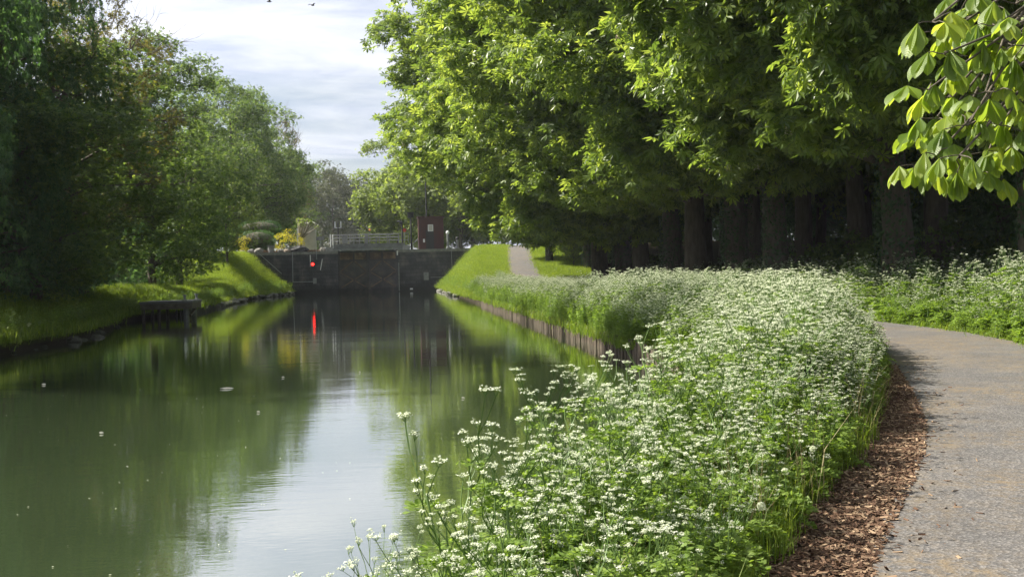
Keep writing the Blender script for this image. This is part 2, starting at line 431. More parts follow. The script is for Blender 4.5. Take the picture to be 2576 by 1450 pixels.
M['dark_stone'] = noisy('dark_stone', [(.3, (.03, .03, .024)), (.7, (.08, .08, .06))], 4, .8, .8, world_pos=True)  # darker version of the rubble stone, for the left waterline group
M['pile'] = noisy('bank_pile_wood', [(.3, (.04, .03, .02)), (.7, (.13, .10, .07))], 5, .9, .8, mscale=(3, 3, .5))
M['timber'] = noisy('timber', [(.3, (.09, .075, .06)), (.7, (.17, .15, .12))], 5, .9, .6)
M['earthenware'] = noisy('earthenware', [(.3, (.16, .13, .10)), (.7, (.25, .2, .16))], 5, .9, .4)
gm, gnt, gb = new_mat('dark_glass'); gb.inputs['Base Color'].default_value = (.02, .025, .03, 1); gb.inputs['Roughness'].default_value = .08; M['glass'] = gm
gm, gnt, gb = new_mat('red_signal_lens'); gb.inputs['Base Color'].default_value = (.5, .01, .01, 1)
gb.inputs['Emission Color'].default_value = (1, .02, .015, 1); gb.inputs['Emission Strength'].default_value = 4; M['red_lens'] = gm
gm, gnt, gb = new_mat('red_signal_halo'); gb.inputs['Base Color'].default_value = (.4, .01, .01, 1); M['red_dull'] = gm
gm, gnt, gb = new_mat('petal_white'); gb.inputs['Base Color'].default_value = (.7, .66, .5, 1); M['petal'] = gm
gm, gnt, gb = new_mat('feather'); gb.inputs['Base Color'].default_value = (.09, .07, .06, 1); gb.inputs['Roughness'].default_value = .7; M['feather'] = gm

def big_leaf():
    m, nt, b = new_mat('near_chestnut_leaf')
    at = nd(nt, 'ShaderNodeAttribute', attribute_name='rnd')
    c = ramp(nt, at.outputs['Fac'], [(.0, (.095, .155, .025)), (.6, (.14, .205, .035)), (1, (.2, .26, .05))])
    uvn = nd(nt, 'ShaderNodeUVMap'); sp = nd(nt, 'ShaderNodeSeparateXYZ'); nt.links.new(uvn.outputs[0], sp.inputs[0])
    ab = nd(nt, 'ShaderNodeMath', operation='ABSOLUTE'); nt.links.new(sp.outputs[1], ab.inputs[0])
    ph = nd(nt, 'ShaderNodeMath', operation='MULTIPLY_ADD'); nt.links.new(sp.outputs[0], ph.inputs[0]); ph.inputs[1].default_value = 95
    k = nd(nt, 'ShaderNodeMath', operation='MULTIPLY'); nt.links.new(ab.outputs[0], k.inputs[0]); k.inputs[1].default_value = -14
    nt.links.new(k.outputs[0], ph.inputs[2])
    sn = nd(nt, 'ShaderNodeMath', operation='SINE'); nt.links.new(ph.outputs[0], sn.inputs[0])
    vein = ramp(nt, sn.outputs[0], [(.0, (1, 1, 1)), (.6, (1, 1, 1)), (1, (1.1, 1.08, 1.04))])
    mid = ramp(nt, ab.outputs[0], [(.0, (1.5, 1.35, 1.2)), (.09, (1, 1, 1))])
    c = mixc(nt, 1.0, mixc(nt, 1.0, c, vein, 'MULTIPLY'), mid, 'MULTIPLY')
    nt.links.new(c, b.inputs['Base Color']); b.inputs['Roughness'].default_value = .42
    bump(nt, sn.outputs[0], .35, .0012, b)
    tr = nd(nt, 'ShaderNodeBsdfTranslucent'); nt.links.new(mixc(nt, 1.0, c, (2.9, 2.6, 1.2), 'MULTIPLY'), tr.inputs[0])
    ms = nd(nt, 'ShaderNodeMixShader'); ms.inputs[0].default_value = .5
    nt.links.new(b.outputs[0], ms.inputs[1]); nt.links.new(tr.outputs[0], ms.inputs[2])
    nt.links.new(ms.outputs[0], nt.nodes['Material Output'].inputs[0])
    return m
M['bigleaf'] = big_leaf()

# ------------------------------------------------------------------ terrain
D = 112.5                                      # distance of the lock's downstream wall
TOP = 4.35
def interp(y, pts):
    return np.interp(y, [p[0] for p in pts], [p[1] for p in pts])
BR = [(-30, -9), (-5, -2.5), (0, -1.25), (4, -.02), (7, 1.15), (10, 2.6), (14, 4.1), (18, 4.85), (22, 5.15), (30, 5.3), (60, 5.35), (105, 5.35), (D, 5.2)]
BL = [(-30, -10.6), (30, -10.8), (37, -10.3), (44, -11.2), (50, -12.3), (55.5, -12.3), (58, -10.9), (65, -11.2), (80, -11.9), (95, -11.9), (106, -10.6), (D, -10.0)]
PC = [(-30, -15.5), (-6, -2.6), (0, .9), (3, 2.5), (5.6, 3.95), (8.4, 5.75), (10.8, 6.85), (15, 8.65), (18, 9.8), (21, 10.45), (25, 10.75), (30, 10.9), (45, 11.6), (58, 12.1), (70, 10.5), (80, 9.9), (90, 10.9), (98, 11.8), (110, 13.2), (130, 13), (400, 14)]
def smooth(t): t = np.clip(t, 0, 1); return t * t * (3 - 2 * t)
def smooth_interp(pts):
    ys = np.arange(-30, 420, .5); v = interp(ys, pts); k = np.ones(7) / 7
    vp = np.pad(v, 3, 'edge'); v = np.convolve(vp, k, 'valid')
    return lambda y: np.interp(y, ys, v)
xR, xC = smooth_interp(BR), smooth_interp(PC)
xL = lambda y: interp(y, BL)
def hump(x, y):
    return .10 * np.sin(x * .9 + 1.3) * np.sin(y * .23 + .4) + .05 * np.sin(x * 2.3 + y * .7)
def h_right(x, y):
    x = np.asarray(x, float); y = np.asarray(y, float)
    d = x - xR(np.minimum(y, D))
    pl = .45 + (TOP - .45) * np.clip((y - 69) / 37, 0, 1)
    e = np.where(y > D + .5, TOP, np.minimum(pl, .38 + np.maximum(d, 0) * 1.0))
    near = .28 + .17 * smooth(d / 1.2)
    z = np.where(y < 68, near, np.where(y > D + .5, TOP, np.maximum(np.minimum(e, pl), near)))
    off = np.abs(x - xC(y)); flat = smooth((off - 1.6) / 3)
    return z + hump(x, y) * flat * np.clip((d) / 3, 0, 1) * (y < D)
def h_left(x, y):
    x = np.asarray(x, float); y = np.asarray(y, float)
    d = xL(np.minimum(y, D)) - x
    pl = 1.25 + (TOP - 1.25) * smooth((y - 84) / 26)
    near = .35 + .9 * smooth(d / 3.2) + .02 * np.maximum(d - 3, 0)
    z = np.where(y > D + .5, TOP, np.maximum(near, np.minimum(pl, .35 + .85 * np.maximum(d, 0))))
    z = np.where(y < 84, near, z)
    return z + hump(x, y) * np.clip(d / 3, 0, 1) * (y < D)

def terrain():
    ys = np.concatenate([np.arange(-30, 40, .5), np.arange(40, D + .45, .75), [D + .45, D + .62], np.arange(D + 3, 200, 6), np.arange(200, 900, 60)])
    offs = np.concatenate([[0, .02], np.arange(.25, 8, .35), np.arange(8, 20, 1.0), np.arange(20, 80, 6), [100, 160, 260, 500, 900]])
    nL = len(offs); V = []
    for y in ys:
        cb = y > D + .5
        l = -6.2 if cb and y < 165 else (float(xL(min(y, D))) if not cb else -9.0)
        r = 1.6 if cb and y < 165 else (float(xR(min(y, D))) if not cb else 5.0)
        row = []
        xs = l - offs[::-1]
        z = h_left(xs, np.full(nL, y)); z[-1] = -1.6
        row += list(zip(xs, [y] * nL, z))
        xs = r + offs
        z = h_right(xs, np.full(nL, y)); z[0] = -1.6
        row += list(zip(xs, [y] * nL, z))
        V.append(row)
    V = np.array(V); n = V.shape[1]
    i = np.arange(len(ys) - 1)[:, None] * n; j = np.arange(n - 1)[None]
    F = np.stack([i + j, i + j + 1, i + n + j + 1, i + n + j], -1).reshape(-1, 4)
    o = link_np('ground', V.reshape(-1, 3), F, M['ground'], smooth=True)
    tag(o, kind='structure')
terrain()
# canal water
w = MB(); w.add([(-200, -60, 0), (12, -60, 0), (12, D + .3, 0), (-200, D + .3, 0)], [(0, 1, 2, 3)])
w.v = [(-14, -60, 0), (8, -60, 0), (8, D + .3, 0), (-14, D + .3, 0)]
tag(w.build('water', M['water']), kind='structure')
w = MB(); w.add([(-12, D + 3.2, TOP - .7), (8, D + 3.2, TOP - .7), (8, 900, TOP - .7), (-12, 900, TOP - .7)], [(0, 1, 2, 3)])
tag(w.build('upstream_water', M['water']), kind='structure')

def strip(name, ys, lo, hi, dz, mat, nx=5, wob=0.0):
    V = []
    rs = np.random.RandomState(3)
    for y in ys:
        a, b = lo(y), hi(y)
        a += wob * (rs.rand() - .5); b += wob * (rs.rand() - .5)
        xs = np.linspace(a, b, nx)
        V.append(np.stack([xs, np.full(nx, y), h_right(xs, np.full(nx, y)) + dz], 1))
    V = np.array(V); i = np.arange(len(ys) - 1)[:, None] * nx; j = np.arange(nx - 1)[None]
    F = np.stack([i + j, i + j + 1, i + nx + j + 1, i + nx + j], -1).reshape(-1, 4)
    return tag(link_np(name, V.reshape(-1, 3), F, mat, smooth=True), kind='structure')
HW = 1.36
strip('path', np.concatenate([np.arange(-15, 40, .25), np.arange(40, D - .5, .5)]), lambda y: xC(y) - HW, lambda y: xC(y) + HW, .035, M['asphalt'], 9, .10)
chip_w = lambda y: .52 if y < 6 else np.interp(y, [6, 9, 11.5, 14.5, 17], [.52, .46, .30, .08, .02])
strip('wood_chip_bed', np.arange(-8, 16, .15), lambda y: xC(y) - HW - chip_w(y), lambda y: xC(y) - HW + .12, .022, M['chipbed'], 5, .12)

# ------------------------------------------------------------------ geometry-node scatter for ground cover
def scatter_stuff(name, pts, rot, scl, idx, protos):
    me = bpy.data.meshes.new(name); me.vertices.add(len(pts)); me.vertices.foreach_set('co', np.asarray(pts, np.float32).ravel())
    a = me.attributes.new('rot', 'FLOAT_VECTOR', 'POINT'); a.data.foreach_set('vector', np.asarray(rot, np.float32).ravel())
    a = me.attributes.new('scl', 'FLOAT', 'POINT'); a.data.foreach_set('value', np.asarray(scl, np.float32))
    a = me.attributes.new('idx', 'INT', 'POINT'); a.data.foreach_set('value', np.asarray(idx, np.int32))
    o = bpy.data.objects.new(name, me); COL.objects.link(o)
    ng = bpy.data.node_groups.new(name, 'GeometryNodeTree')
    ng.interface.new_socket('Geometry', in_out='INPUT', socket_type='NodeSocketGeometry')
    ng.interface.new_socket('Geometry', in_out='OUTPUT', socket_type='NodeSocketGeometry')
    gi = ng.nodes.new('NodeGroupInput'); go = ng.nodes.new('NodeGroupOutput'); jn = ng.nodes.new('GeometryNodeJoinGeometry')
    for p in reversed(protos):
        oi = ng.nodes.new('GeometryNodeObjectInfo'); oi.inputs['Object'].default_value = p; oi.inputs['As Instance'].default_value = True
        ng.links.new(oi.outputs['Geometry'], jn.inputs[0])
    ip = ng.nodes.new('GeometryNodeInstanceOnPoints'); ip.inputs['Pick Instance'].default_value = True
    def na(n, t):
        q = ng.nodes.new('GeometryNodeInputNamedAttribute'); q.data_type = t; q.inputs['Name'].default_value = n
        return [s for s in q.outputs if s.enabled and s.name == 'Attribute'][0]
    ng.links.new(gi.outputs[0], ip.inputs['Points']); ng.links.new(jn.outputs[0], ip.inputs['Instance'])
    ng.links.new(na('idx', 'INT'), ip.inputs['Instance Index'])
    e2r = ng.nodes.new('FunctionNodeEulerToRotation'); ng.links.new(na('rot', 'FLOAT_VECTOR'), e2r.inputs[0])
    ng.links.new(e2r.outputs[0], ip.inputs['Rotation']); ng.links.new(na('scl', 'FLOAT'), ip.inputs['Scale'])
    ng.links.new(ip.outputs[0], go.inputs[0])
    md = o.modifiers.new('scatter', 'NODES'); md.node_group = ng
    return o

# ------------------------------------------------------------------ tree generator
def lobes_of(rs, cen, rad, n, lr, zmin, boxy=1.0, skirt=None):
    """foliage clumps spread over an uneven ellipsoid"""
    out = []
    k = 0
    while len(out) < n and k < n * 30:
        k += 1
        d = rs.normal(size=3); d /= np.linalg.norm(d)
        d = np.sign(d) * np.abs(d) ** boxy
        q = 1 - .55 * rs.rand() ** 2.2 if rs.rand() < .82 else rs.uniform(.2, .7)
        p = cen + d * rad * q * (1 + .10 * math.sin(d[0] * 5 + rad[0]) + .08 * math.sin(d[2] * 7 + d[1] * 4))
        r = lr[0] + (lr[1] - lr[0]) * rs.rand()
        if p[2] - r * .5 < zmin: continue
        if skirt and p[0] - r * .8 < -(skirt + max(0, p[2] - 7.5) * .95): continue
        if any(np.linalg.norm(p - o[0]) < .62 * min(r, o[1]) for o in out): continue
        out.append((p, r))
    return out
def foliage(rs, lobes, cen, per, size, tmpl_, up=.9, flat=.75, droop=.5, clump=0):
    P, Nn, A = [], [], []
    for c, r in lobes:
        k = max(4, int(per * r * r))
        d = rs.normal(size=(k, 3)); d = norm(d); d[:, 2] += .25
        out = c - cen; out = out / (np.linalg.norm(out) + 1e-6)
        d = norm(d + out * .55)
        rr = r * (1 - .5 * rs.rand(k) ** 1.6) * (1 + .16 * rs.normal(size=k))
        p = c + d * rr[:, None] * np.array([1, 1, flat])
        P.append(p); Nn.append(d)
    P = np.concatenate(P); d = np.concatenate(Nn)
    if clump:                                   # several leaves share one twig tip
        m = len(P); cid = rs.permutation(m)[: m // clump]
        near = cid[rs.randint(0, len(cid), m)]
        P = P[near] + rs.normal(size=(m, 3)) * size * .55; d = d[near]
    n = len(P)
    nr = norm(d * .45 + np.array([0, 0, up]) + rs.normal(size=(n, 3)) * .55)
    ax = norm(d * np.array([1, 1, .3]) + rs.normal(size=(n, 3)) * .7 + np.array([0, 0, -droop]))
    s = size * (.7 + .6 * rs.rand(n))
    return scatter_template(tmpl_[0], tmpl_[1], P, frames(ax, nr), s, rs.rand(n))
def limb_pts(rs, a, b, n=5, sag=.3):
    a, b = np.array(a, float), np.array(b, float); L = np.linalg.norm(b - a); t = np.linspace(0, 1, n)[:, None]
    p = a + (b - a) * t
    p[:, 2] += (np.sin(t[:, 0] * math.pi) * L * sag * .35)
    p[1:-1] += rs.normal(size=(n - 2, 3)) * L * .035
    return p
def tree_meshes(seed, H, base, cen, rad, nl, lr, per, size, tm, leafmat, r0, zmin, lean=(0, 0), twigs=0, blossom=0, clump=0, barkmat='bark', flat=.75, flare=1.25, boxy=1.0, skirt=None):
    rs = np.random.RandomState(seed)
    cen = np.array(cen, float); rad = np.array(rad, float)
    lob = lobes_of(rs, cen, rad, nl, lr, zmin, boxy, skirt)
    crown = NPM(); crown.add(*foliage(rs, lob, cen, per, size, tm, clump=clump, flat=flat))
    tr = NPM()
    top = np.array([cen[0] * .7, cen[1] * .7, H * .86])
    n = 9; t = np.linspace(0, 1, n)
    tp = np.stack([top[0] * t ** 2 + lean[0] * t, top[1] * t ** 2 + lean[1] * t, -.4 + (top[2] + .4) * t], 1)
    tp[1:-1, :2] += rs.normal(size=(n - 2, 2)) * r0 * .25
    rads = r0 * (1 - .88 * t ** .8); rads[0] *= flare + .15
    tp2 = np.insert(tp, 1, tp[0] + (tp[1] - tp[0]) * .28, 0); rads2 = np.insert(rads, 1, r0 * 1.02)
    np_tube(tr, tp2, rads2, 12)
    for c, r in lob:
        if rs.rand() < .62:
            zt = np.clip((c[2] - .25 * np.linalg.norm(c[:2])) / top[2], base / top[2], .92)
            k = np.interp(zt, t, np.arange(n)); i0 = int(k)
            a = tp[i0] + (tp[min(i0 + 1, n - 1)] - tp[i0]) * (k - i0)
            rr = r0 * (1 - .88 * zt ** .8) * .42
            np_tube(tr, limb_pts(rs, a, c), np.linspace(rr, .03, 5), 5)
            for q in range(3):
                e = c + rs.uniform(-.62, .62, 3) * r
                np_tube(tr, limb_pts(rs, c - (c - a) * .15, e, 4), np.linspace(.035, .01, 4), 3)
    if twigs:
        for q in range(twigs):
            c, r = lob[rs.randint(len(lob))]
            out = c - cen; out /= np.linalg.norm(out); out[2] += .35
            e = c + out * r * rs.uniform(1.1, 2.0) + rs.normal(size=3) * .5
            pts = limb_pts(rs, c, e, 5, .2); np_tube(tr, pts, np.linspace(.03, .006, 5), 3)
            for z in range(4):
                s = pts[rs.randint(1, 5)]; np_tube(tr, limb_pts(rs, s, s + out * .5 + rs.normal(size=3) * .45, 4, .2), np.linspace(.012, .004, 4), 3)
    bl = None
    if blossom:
        bl = NPM(); P, A = [], []
        for q in range(blossom):
            c, r = lob[rs.randint(len(lob))]
            d = rs.normal(size=3); d /= np.linalg.norm(d); o_ = (c - cen); o_ /= np.linalg.norm(o_); d = d + o_ * 1.2; d /= np.linalg.norm(d)
            b = c + d * r * .98; k = 42; h = rs.rand(k)
            ang = rs.rand(k) * 6.28; w_ = .055 * (1 - h * .8)
            P.append(b + np.stack([np.cos(ang) * w_, np.sin(ang) * w_, h * .24], 1)); A.append(np.stack([np.cos(ang), np.sin(ang), ang * 0 + .3], 1))
        P = np.concatenate(P); A = np.concatenate(A)
        bl.add(*scatter_template(OVAL[0], OVAL[1], P, frames(A, np.tile([0, 0, 1.], (len(P), 1)) + .3 * rs.normal(size=P.shape)), np.full(len(P), .05), rs.rand(len(P))))
    return dict(crown=(crown, leafmat), trunk=(tr, barkmat), blossoms=(bl, 'blossom') if bl else None)
def make_tree(name, spec, loc, rz=0, s=1.0, label=None, cat='tree', group=None, mirror=False):
    root = empty(name, loc, rz); root.scale = (s if not isinstance(s, tuple) else s[0], (s if not isinstance(s, tuple) else s[1]) * (-1 if mirror else 1), s if not isinstance(s, tuple) else s[2])
    tag(root, label, cat, group)
    if 'objs' not in spec:
        spec['objs'] = {}
        for k in ('trunk', 'crown', 'blossoms'):
            if spec.get(k): o = spec[k][0].link(k, M[spec[k][1]], root, smooth=(k == 'trunk')); spec['objs'][k] = o
    else:
        for k, o in spec['objs'].items():
            c = o.copy(); COL.objects.link(c); c.parent = root
    return root
def ordn(i): return ['first', 'second', 'third', 'fourth', 'fifth', 'sixth', 'seventh', 'eighth', 'ninth', 'tenth', 'eleventh', 'twelfth', 'thirteenth', 'fourteenth', 'fifteenth', 'sixteenth', 'seventeenth', 'eighteenth', 'nineteenth', 'twentieth', 'twenty-first', 'twenty-second', 'twenty-third', 'twenty-fourth', 'twenty-fifth', 'twenty-sixth', 'twenty-seventh', 'twenty-eighth', 'twenty-ninth', 'thirtieth', 'thirty-first', 'thirty-second', 'thirty-third', 'thirty-fourth', 'thirty-fifth', 'thirty-sixth', 'thirty-seventh'][i]

# --- chestnuts on the right bank
CH1 = tree_meshes(11, 27, 5, (-2.2, 0, 15), (6.8, 4.9, 11.3), 125, (1.1, 2.2), 128, .30, PALM, 'chestnut', .52, 4.3, blossom=90, clump=4, boxy=.72, skirt=6.8)
CH2 = tree_meshes(12, 26, 5, (-2.6, 0, 14.5), (7.0, 4.8, 10.8), 125, (1.0, 2.1), 128, .30, PALM, 'chestnut', .50, 4.8, blossom=90, clump=4, boxy=.72, skirt=6.8)
CH3 = tree_meshes(13, 27, 5, (-1.6, 0, 15), (6.4, 5.4, 11), 100, (1.4, 2.6), 60, .42, PALM_LO, 'chestnut', .48, 6.0, clump=3)
rsT = np.random.RandomState(5)
rowA = [(13.4, 89, 1.0), (15.4, 83, 1.05), (15.2, 76, .9), (15.5, 70, .9), (15.4, 64, 1.0), (15.6, 58, 1.0), (15.4, 52.5, .95), (15.6, 47, 1.05), (15.5, 41.5, 1.1), (15.8, 32, 1.15), (16.4, 25.5, 1.1), (16.5, 19, 1.0), (16.8, 12, 1.0)]
rowA_trees = []
for i, (x, y, s) in enumerate(rowA):
    z = float(h_right(x, y)) - (1.7 if y > 60 else .05)
    lab = 'lone dark-trunked chestnut at the right edge of the ramp, last of the front row' if i == 0 else f'front-row chestnut beside the path, {ordn(i - 1)} trunk right of the lone ramp one'
    sx = .72 if y > 80 else (1.42 if y > 66 else (1.25 if y > 45 else (1.12 if y > 28 else (.95 if y > 24 else .55))))
    t = make_tree('chestnut_tree', (CH1, CH2)[i % 2], (x, y, z), R(rsT.uniform(-12, 12)), (sx, rsT.uniform(.95, 1.1), rsT.uniform(.94, 1.05)), lab, 'tree', 'chestnuts in the front row beside the path', mirror=bool(i % 3 == 0))
    rowA_trees.append((x, y, z))
for r_, (xr, ys, word) in enumerate(((19.6, np.arange(37, 98, 5.6), 'second'), (29.5, np.arange(40, 100, 7.5), 'third'))):
    for i, y in enumerate(ys[::-1]):
        x = xr + rsT.uniform(-.8, .8); y += rsT.uniform(-1, 1)
        make_tree('chestnut_tree', CH3, (x, y, float(h_right(x, y)) - .1), R(rsT.uniform(0, 360)), rsT.uniform(.9, 1.05), f'shaded chestnut in the {word} row inside the wood, {ordn(i)} counting from the lock', 'tree', f'chestnuts in the {word} row inside the wood')
# chestnuts between ramp and lock, leaning over the water, and beyond the lock
for i, (x, y, sx, sz) in enumerate(((20.5, 116, .9, 1.0), (26, 120, .95, .95))):
    make_tree('chestnut_tree', (CH2, CH1)[i], (x, y, float(h_right(x, y))), R(5 - 12 * i), (sx, 1, sz * .92), ('leafy chestnut standing beyond the top of the ramp, nearer the path', 'leafy chestnut standing beyond the top of the ramp, deeper in the wood')[i], 'tree', 'chestnuts on top of the ramp')
CH4 = tree_meshes(14, 16, 3, (-.5, 0, 8.5), (4.6, 4.4, 7.2), 60, (1.1, 2.0), 75, .34, SPRAY, 'light_leaf', .3, 1.0)
for i, (u, y) in enumerate(((1010, 150), (1085, 142), (1120, 160), (1160, 136), (1000, 175), (1190, 150))):
    p = Y_(u, 600, y)
    make_tree('lime_tree', CH4, (p.x, y, TOP - .1), R(50 * i), rsT.uniform(.95, 1.12), f'pale green tree beyond the lock, right of the canal, {("near the opening", "behind the lamp pole", "behind the cabin", "just right of the cabin", "farthest left", "half hidden by chestnuts")[i]}', 'tree', 'pale trees beyond the lock')

# --- trees on the left bank
LD = tree_meshes(21, 20, 2, (0, 0, 10.5), (5.5, 5.5, 10), 120, (1.0, 2.2), 140, .19, SPRAY, 'dark_leaf', .38, .2, clump=5)
LK = tree_meshes(22, 23, 4, (0, 0, 13), (6.5, 6.5, 9.5), 90, (.8, 1.7), 130, .15, SPRAY, 'khaki_leaf', .38, 4, twigs=260, clump=5)
LG = tree_meshes(23, 18, 2, (0, 0, 9.5), (5, 5, 8.8), 115, (.9, 2.0), 150, .20, SPRAY, 'green_leaf', .33, .4, clump=5)
LL = tree_meshes(24, 9, 1, (0, 0, 4.8), (2.9, 2.9, 4.4), 46, (.5, 1.1), 190, .15, SPRAY, 'light_leaf', .14, .3)
LTOP = {'d': 20.5, 'k': 22.3, 'g': 18.3, 'l': 9.2}
def LT(kind, spec, u, y, s, lab, rz=0, dz=0, name='tree', vt=None):
    p = Y_(u, 700, y); x = min(p.x, float(xL(min(y, D))) - 2.2)
    if vt is not None:                          # height chosen so that the top stands at the height it has in the photo
        w_ = s[0] if isinstance(s, tuple) else s; s = (w_, w_, (Y_(u, vt, y).z - float(h_left(x, y))) / LTOP[kind])
    return make_tree(name, spec, (x, y, float(h_left(x, y)) - .1 + dz), R(rz), s, lab, 'tree', 'trees along the left bank')
LT('d', LD, -60, 30, (.55, .55, 1.0), 'dense dark evergreen tree at the left edge, closest to the viewer', 10, name='evergreen_tree')
LT('d', LD, 10, 40, (.36, .5, 1.0), 'dense dark tree second from the left edge, foliage down to the bank', 100, name='evergreen_tree')
for i, (x, y, s_) in enumerate(((-19.5, 29, .9), (-20, 41, .9), (-21, 54, .8))):  # extra evergreens added to block sun and sky light on the left bank
    make_tree('evergreen_tree', LD, (x, y, float(h_left(x, y)) - .1), R(60 * i), s_, f'added sun-blocking evergreen behind the left bank, {ordn(i)} from the viewer', 'tree', 'added sun-blocking rank behind the left bank')
LT('k', LK, 160, 47, .72, 'tall olive-brown tree in young leaf rising out of the frame at upper left', 40, name='budding_tree', vt=-230)
LT('k', LK, 255, 66, .60, 'olive-brown tree with bare twigs against the sky, right of the tallest one', 200, name='budding_tree', vt=-45)
LT('g', LG, 200, 42, (.8, .8, .62), 'low dark green tree under the tall olive-brown tree', 90, name='broadleaf_tree')
LT('g', LG, 330, 53, (.8, .8, .62), 'low green tree hiding the foot of the twiggy tree above the jetty', 190, name='broadleaf_tree')
LT('g', LG, 385, 71, .84, 'round green tree with a pointed top behind the mown bank', 20, name='broadleaf_tree', vt=95)
LT('g', LG, 450, 86, .84, 'green tree whose right side hangs over the mown bank', 250, name='broadleaf_tree', vt=185)
LT('l', LL, 572, 100, (.95, .95, 1.18), 'small light green tree beside the left end of the lock wall', 20, name='young_tree')
LT('g', LG, 490, 104, (.7, .7, .72), 'dark low tree behind the small light green one', 130, name='broadleaf_tree')
LT('g', LG, 590, 128, 1.05, 'dark round tree behind the clipped hedges', 70, name='broadleaf_tree', vt=215)
LT('g', LG, 525, 140, 1.1, 'tall hazy green tree filling the gap left of the dark round one', 10, name='broadleaf_tree', vt=200)
LT('g', LG, 640, 146, .95, 'hazy green tree top rising behind the dark round tree', 310, name='budding_tree', vt=240)
LT('g', LG, 668, 158, 1.15, 'tall hazy green tree beyond the lock garden', 170, name='broadleaf_tree', vt=262)
LT('k', LK, 705, 185, .8, 'hazy tree with thin brown top beyond the lock garden', 60, name='budding_tree', vt=305)
LT('g', LG, 735, 200, 1.05, 'hazy green tree at the end of the left row above the pollard', 60, name='broadleaf_tree', vt=385)
FT = tree_meshes(31, 20, 2, (0, 0, 10), (6.5, 6, 9.5), 50, (1.6, 3.0), 26, .42, SPRAY, 'far_leaf', .35, .5)
FK = tree_meshes(32, 20, 3, (0, 0, 11), (6.0, 6, 8.5), 46, (1.4, 2.8), 26, .38, SPRAY, 'far_khaki', .35, .5)
for i, (u, y, s) in enumerate(((770, 240, 1.0), (810, 262, 1.22), (840, 250, 1.12), (872, 270, 1.15), (900, 262, .98), (930, 275, .95), (958, 262, .9), (990, 285, .95), (800, 300, 1.2), (925, 320, 1.1))):
    p = Y_(u, 650, y)
    make_tree('woodland_tree', (FK, FT)[i % 2], (p.x, y, TOP - .2), R(77 * i), s, f'{("hazy brownish", "hazy green")[i % 2]} tree closing the view beyond the lock, {ordn(i)} from the left', 'tree', 'far trees closing the view') if i < 8 else \
    make_tree('woodland_tree', (FK, FT)[i % 2], (p.x, y, TOP - .2), R(77 * i), s, ('faint brownish tree in the back rank above the pollard', 'faint green tree in the back rank above the footbridge')[i - 8], 'tree', 'far trees closing the view')

for i, (x, y) in enumerate(((20, 142), (27, 146), (34, 141), (41, 147), (49, 140), (57, 145), (54, 118), (55, 100), (55, 82), (54, 64))):
    make_tree('woodland_tree', FT, (x, y, TOP - .3 if y > D else .3), R(50 * i), .95, f'dense tree closing the wood behind the chestnut rows, {ordn(i)} counting from the ramp', 'tree', 'trees closing the wood')
# shrubs: dense leafy mounds
SH = tree_meshes(41, 3.4, .2, (0, 0, 1.6), (2.2, 2.0, 1.7), 34, (.5, 1.0), 190, .13, SPRAY, 'dark_leaf', .06, .05)
SH['trunk'] = SH['trunk']
rs = np.random.RandomState(8)
spots = [(20, -13.6, 1.0), (24.5, -14.3, 1.2), (29, -13.6, 1.0), (33, -14.2, 1.25), (37.5, -14.0, 1.1), (41, -15.0, 1.3), (45, -14.6, 1.15), (49.5, -15.4, 1.3), (55, -16.2, 1.4), (61, -16.8, 1.4), (68, -17.2, 1.4), (75, -17.6, 1.3), (82, -18.2, 1.4), (90, -18.6, 1.2)]
for i, (y, x, s) in enumerate(spots):
    t = make_tree('shrub', SH, (x, y, float(h_left(x, y)) - .15), rs.uniform(0, 6), s, f'dark leafy shrub under the left bank trees, {ordn(i)} from the viewer', 'shrub', 'shrubs under the left bank trees')
# understorey behind the trunks on the right
UB = tree_meshes(42, 9, .4, (0, 0, 4.6), (3.6, 3.6, 4.6), 50, (.8, 1.6), 75, .26, SPRAY, 'dark_leaf', .12, .05)
k = 0
for (x, y, s) in ((36, 40, 1.3), (35, 48, 1.3), (36.5, 56, 1.35), (36, 64, 1.3), (37, 72, 1.35), (36, 80, 1.3), (36, 88, 1.3), (35, 97, 1.4), (28, 101, 1.3), (22, 103, 1.1), (17.5, 118, 1.1), (22, 121, 1.2), (27, 118, 1.3), (33, 112, 1.4), (39, 104, 1.4), (40, 92, 1.4), (20, 127, 1.3), (31, 126, 1.4), (10, 150, 1.1), (16, 152, 1.3),  (33, 33, 1.2), (27, 26, 1.0), (45, 50, 1.4), (45, 62, 1.4), (46, 74, 1.4), (46, 86, 1.4), (44, 38, 1.3), (18, 93, .75), (19, 99, .8), (22, 34, .6), (15.6, 91, .42), (17.2, 87, .45), (41.5, 140, 1.2), (38, 128, 1.3)):
    make_tree('hazel_bush', UB, (x, y, float(h_right(x, y)) - .2), rs.uniform(0, 6), s, f'dark bush closing the view behind the chestnut trunks, {ordn(k)} in its row', 'bush', 'bushes behind the chestnut trunks'); k += 1
US = tree_meshes(43, 2.6, .2, (0, 0, 1.3), (1.9, 1.9, 1.4), 30, (.4, .8), 130, .17, SPRAY, 'green_leaf', .04, .05)
for i, (x, y, s) in enumerate(((18.5, 41, 1.0), (19.5, 36, 1.1), (20, 47, .9), (18.8, 53, .8), (17.8, 62, .7), (17.6, 73, .8), (20.5, 31, 1.0))):
    make_tree('shrub', US, (x, y, float(h_right(x, y)) - .1), rs.uniform(0, 6), s, f'low green shrub among the chestnut trunks, {ordn(i)} of those beside the front row', 'shrub', 'low shrubs among the trunks')
make_tree('young_tree', LL, (14.6, 84.5, float(h_right(14.6, 84.5))), 0, (.35, .35, .45), 'small sunlit sapling just right of the lone trunk by the ramp', 'tree')

